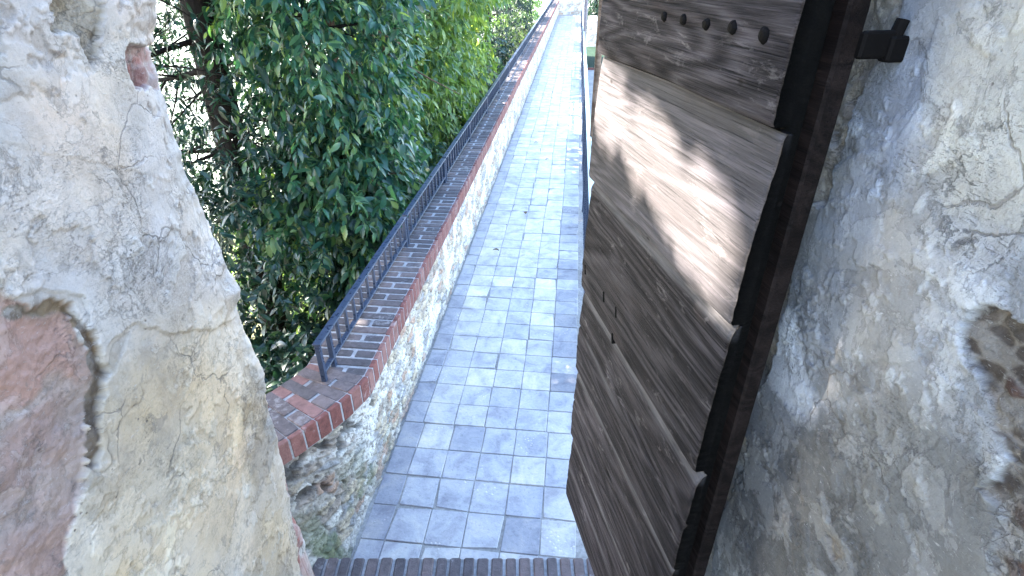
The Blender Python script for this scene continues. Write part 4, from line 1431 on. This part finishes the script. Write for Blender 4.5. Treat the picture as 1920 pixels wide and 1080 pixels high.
for i, (x, y, zc, rad, mk, lb) in enumerate(sh):
    zb = gz1(x, y)
    root = thing('shrub', lb, 'shrub', (x, y, zb), 'shrubs below the parapet')
    b = MB()
    for j in range(7):
        e = np.array([random.gauss(0, rad * 0.5), random.gauss(0, rad * 0.5), zc - zb + random.uniform(-0.2, 0.6) * rad])
        if ((e[0] + x - WO[0]) * V[0] + (e[1] + y - WO[1]) * V[1]) > -0.42: e[0] -= 0.5
        b.tube(limb_path((random.gauss(0, .06), random.gauss(0, .06), -0.1), e, 6, 0.08), [0.022 * (1 - 0.13 * q_) for q_ in range(7)], 5)
    b.build('stems', M['bark_b'], root, True)
    kw = C((x, y, zc), (rad, rad * 1.05, rad * 0.95), int(560 * rad * rad) + 160, M[mk], 0.10, 0.042, 11, 0.30, 0.3, 0.62, 0.7, False, 80 + i)
    tw, td = twigs_in(**kw['t'])
    me_ = crown_mesh('foliage', tw, td, **kw['l'])
    co_ = np.empty(len(me_.vertices) * 3, np.float32); me_.vertices.foreach_get('co', co_)
    me_.vertices.foreach_set('co', (co_.reshape(-1, 3) - np.array([x, y, zb], np.float32)).ravel()); me_.update()
    link('foliage', me_, root)

# trees behind the lawn
for i, (x, y, lb) in enumerate(((6.2, 46, 'dark tree behind the lawn on the open side'), (9.5, 48, 'broad dark tree farther right behind the lawn'))):
    make_tree('garden_tree', lb, (x, y, -2.3), (x, y, 4), 0.2, [(0.5, (x + 1, y, 2), 0.06)],
              [C((x, y, 0.8), (3.0, 2.5, 3.2), 2200, M['dark'], 0.2, 0.08, 9, 0.5, 0.3, 0.75, 0.6, True, 120 + i)], M['bark'], 'trees behind the lawn')

# ------------------------------------------------------------------ poles, far wall, ruined pier
pb = at_depth(1130, 0, 6.0)
for (px, D, r_, mat, lb) in ((1130, 6.0, 0.033, 'pole', 'tan wooden pole standing close behind the plank door edge'), (1100, 16.0, 0.045, 'greypole', 'dull pinkish pole farther along the open side railing')):
    p = at_depth(px, 0, D)
    root = thing('pole', lb, 'pole', (p[0], p[1], -2.2), 'poles beside the walkway')
    b = MB(); b.tube([(0, 0, -0.3), (0.0, 0, 0.5), (0.004, 0, 2.5), (-0.003, 0, 4.2), (0, 0, 5.6)], [r_ * 1.1, r_ * 1.05, r_, r_ * .97, r_ * .93], 14)
    b.build('shaft', M[mat], root, True)
    b = MB(); b.tube([(0, 0, -0.05), (0, 0, 0.10), (0, 0, 0.13)], [r_ * 2.2, r_ * 2.0, r_ * 1.2], 14)
    b.build('footing', M['mortar'], root)


def rubble_block(name, label, cat, c, hx, hy, hz, res, seed, round_top=0.0):
    """a displaced rubble block: front, sides and top as one skin."""
    root = thing(name, label, cat, (c[0], c[1], c[2] - hz), None, -WA)
    per = [(-hx, hy), (-hx, -hy), (hx, -hy), (hx, hy)]
    pts, dist, nrm = [], [], []
    acc = 0
    for k_ in range(4):
        a, b_ = np.array(per[k_]), np.array(per[(k_ + 1) % 4])
        L = np.linalg.norm(b_ - a); n_ = max(3, int(L / res))
        d = (b_ - a) / L
        for j in range(n_):
            pts.append(a + d * L * j / n_); dist.append(acc + L * j / n_); nrm.append((d[1], -d[0]))
        acc += L
    pts, dist, nrm = np.array(pts), np.array(dist), np.array(nrm)
    zs = np.linspace(0, 2 * hz, max(6, int(2 * hz / res)))
    n_, m_ = len(pts), len(zs)
    Dg, Zg_ = np.meshgrid(dist, zs, indexing='ij')
    h_, c_, _ = rubble_tint(Dg.ravel(), Zg_.ravel(), seed)
    sh_ = 1 - round_top * np.clip((Zg_.ravel() / (2 * hz) - 0.75) / 0.25, 0, 1) ** 2
    X = np.repeat(pts[:, 0], m_) * sh_ + np.repeat(nrm[:, 0], m_) * h_ * 1.3
    Y = np.repeat(pts[:, 1], m_) * sh_ + np.repeat(nrm[:, 1], m_) * h_ * 1.3
    vs = np.stack([X, Y, Zg_.ravel()], 1)
    q = grid_quads(n_, m_)
    wrap = np.array([((n_ - 1) * m_ + j, j, j + 1, (n_ - 1) * m_ + j + 1) for j in range(m_ - 1)])
    vs = np.concatenate([vs, [[0, 0, 2 * hz + 0.02]]]); c_ = np.concatenate([c_, [[0.4, 0.38, 0.35]]])
    tp = np.array([(i * m_ + m_ - 1, ((i + 1) % n_) * m_ + m_ - 1, len(vs) - 1) for i in range(n_)])
    me_ = np_mesh('masonry', vs, np.concatenate([q, wrap]), tp, vcol=np.clip(c_, .01, .8), mats=(M['rubble'],))
    link('masonry', me_, root)
    return root


p = wp(W_END + 0.75, 0.35, 0)
rubble_block('end_wall', 'grey rubble wall closing the far end of the walkway', 'wall', (p[0], p[1], 1.2), 1.05, 0.3, 2.4, 0.045, 17)
p = at_depth(1111, 60, 38.0)
rubble_block('stone_pier', 'pale ruined stone pier standing below the open side railing', 'pier', (p[0], 38.0, -1.35), 0.30, 0.35, 0.9, 0.035, 19, 0.35)
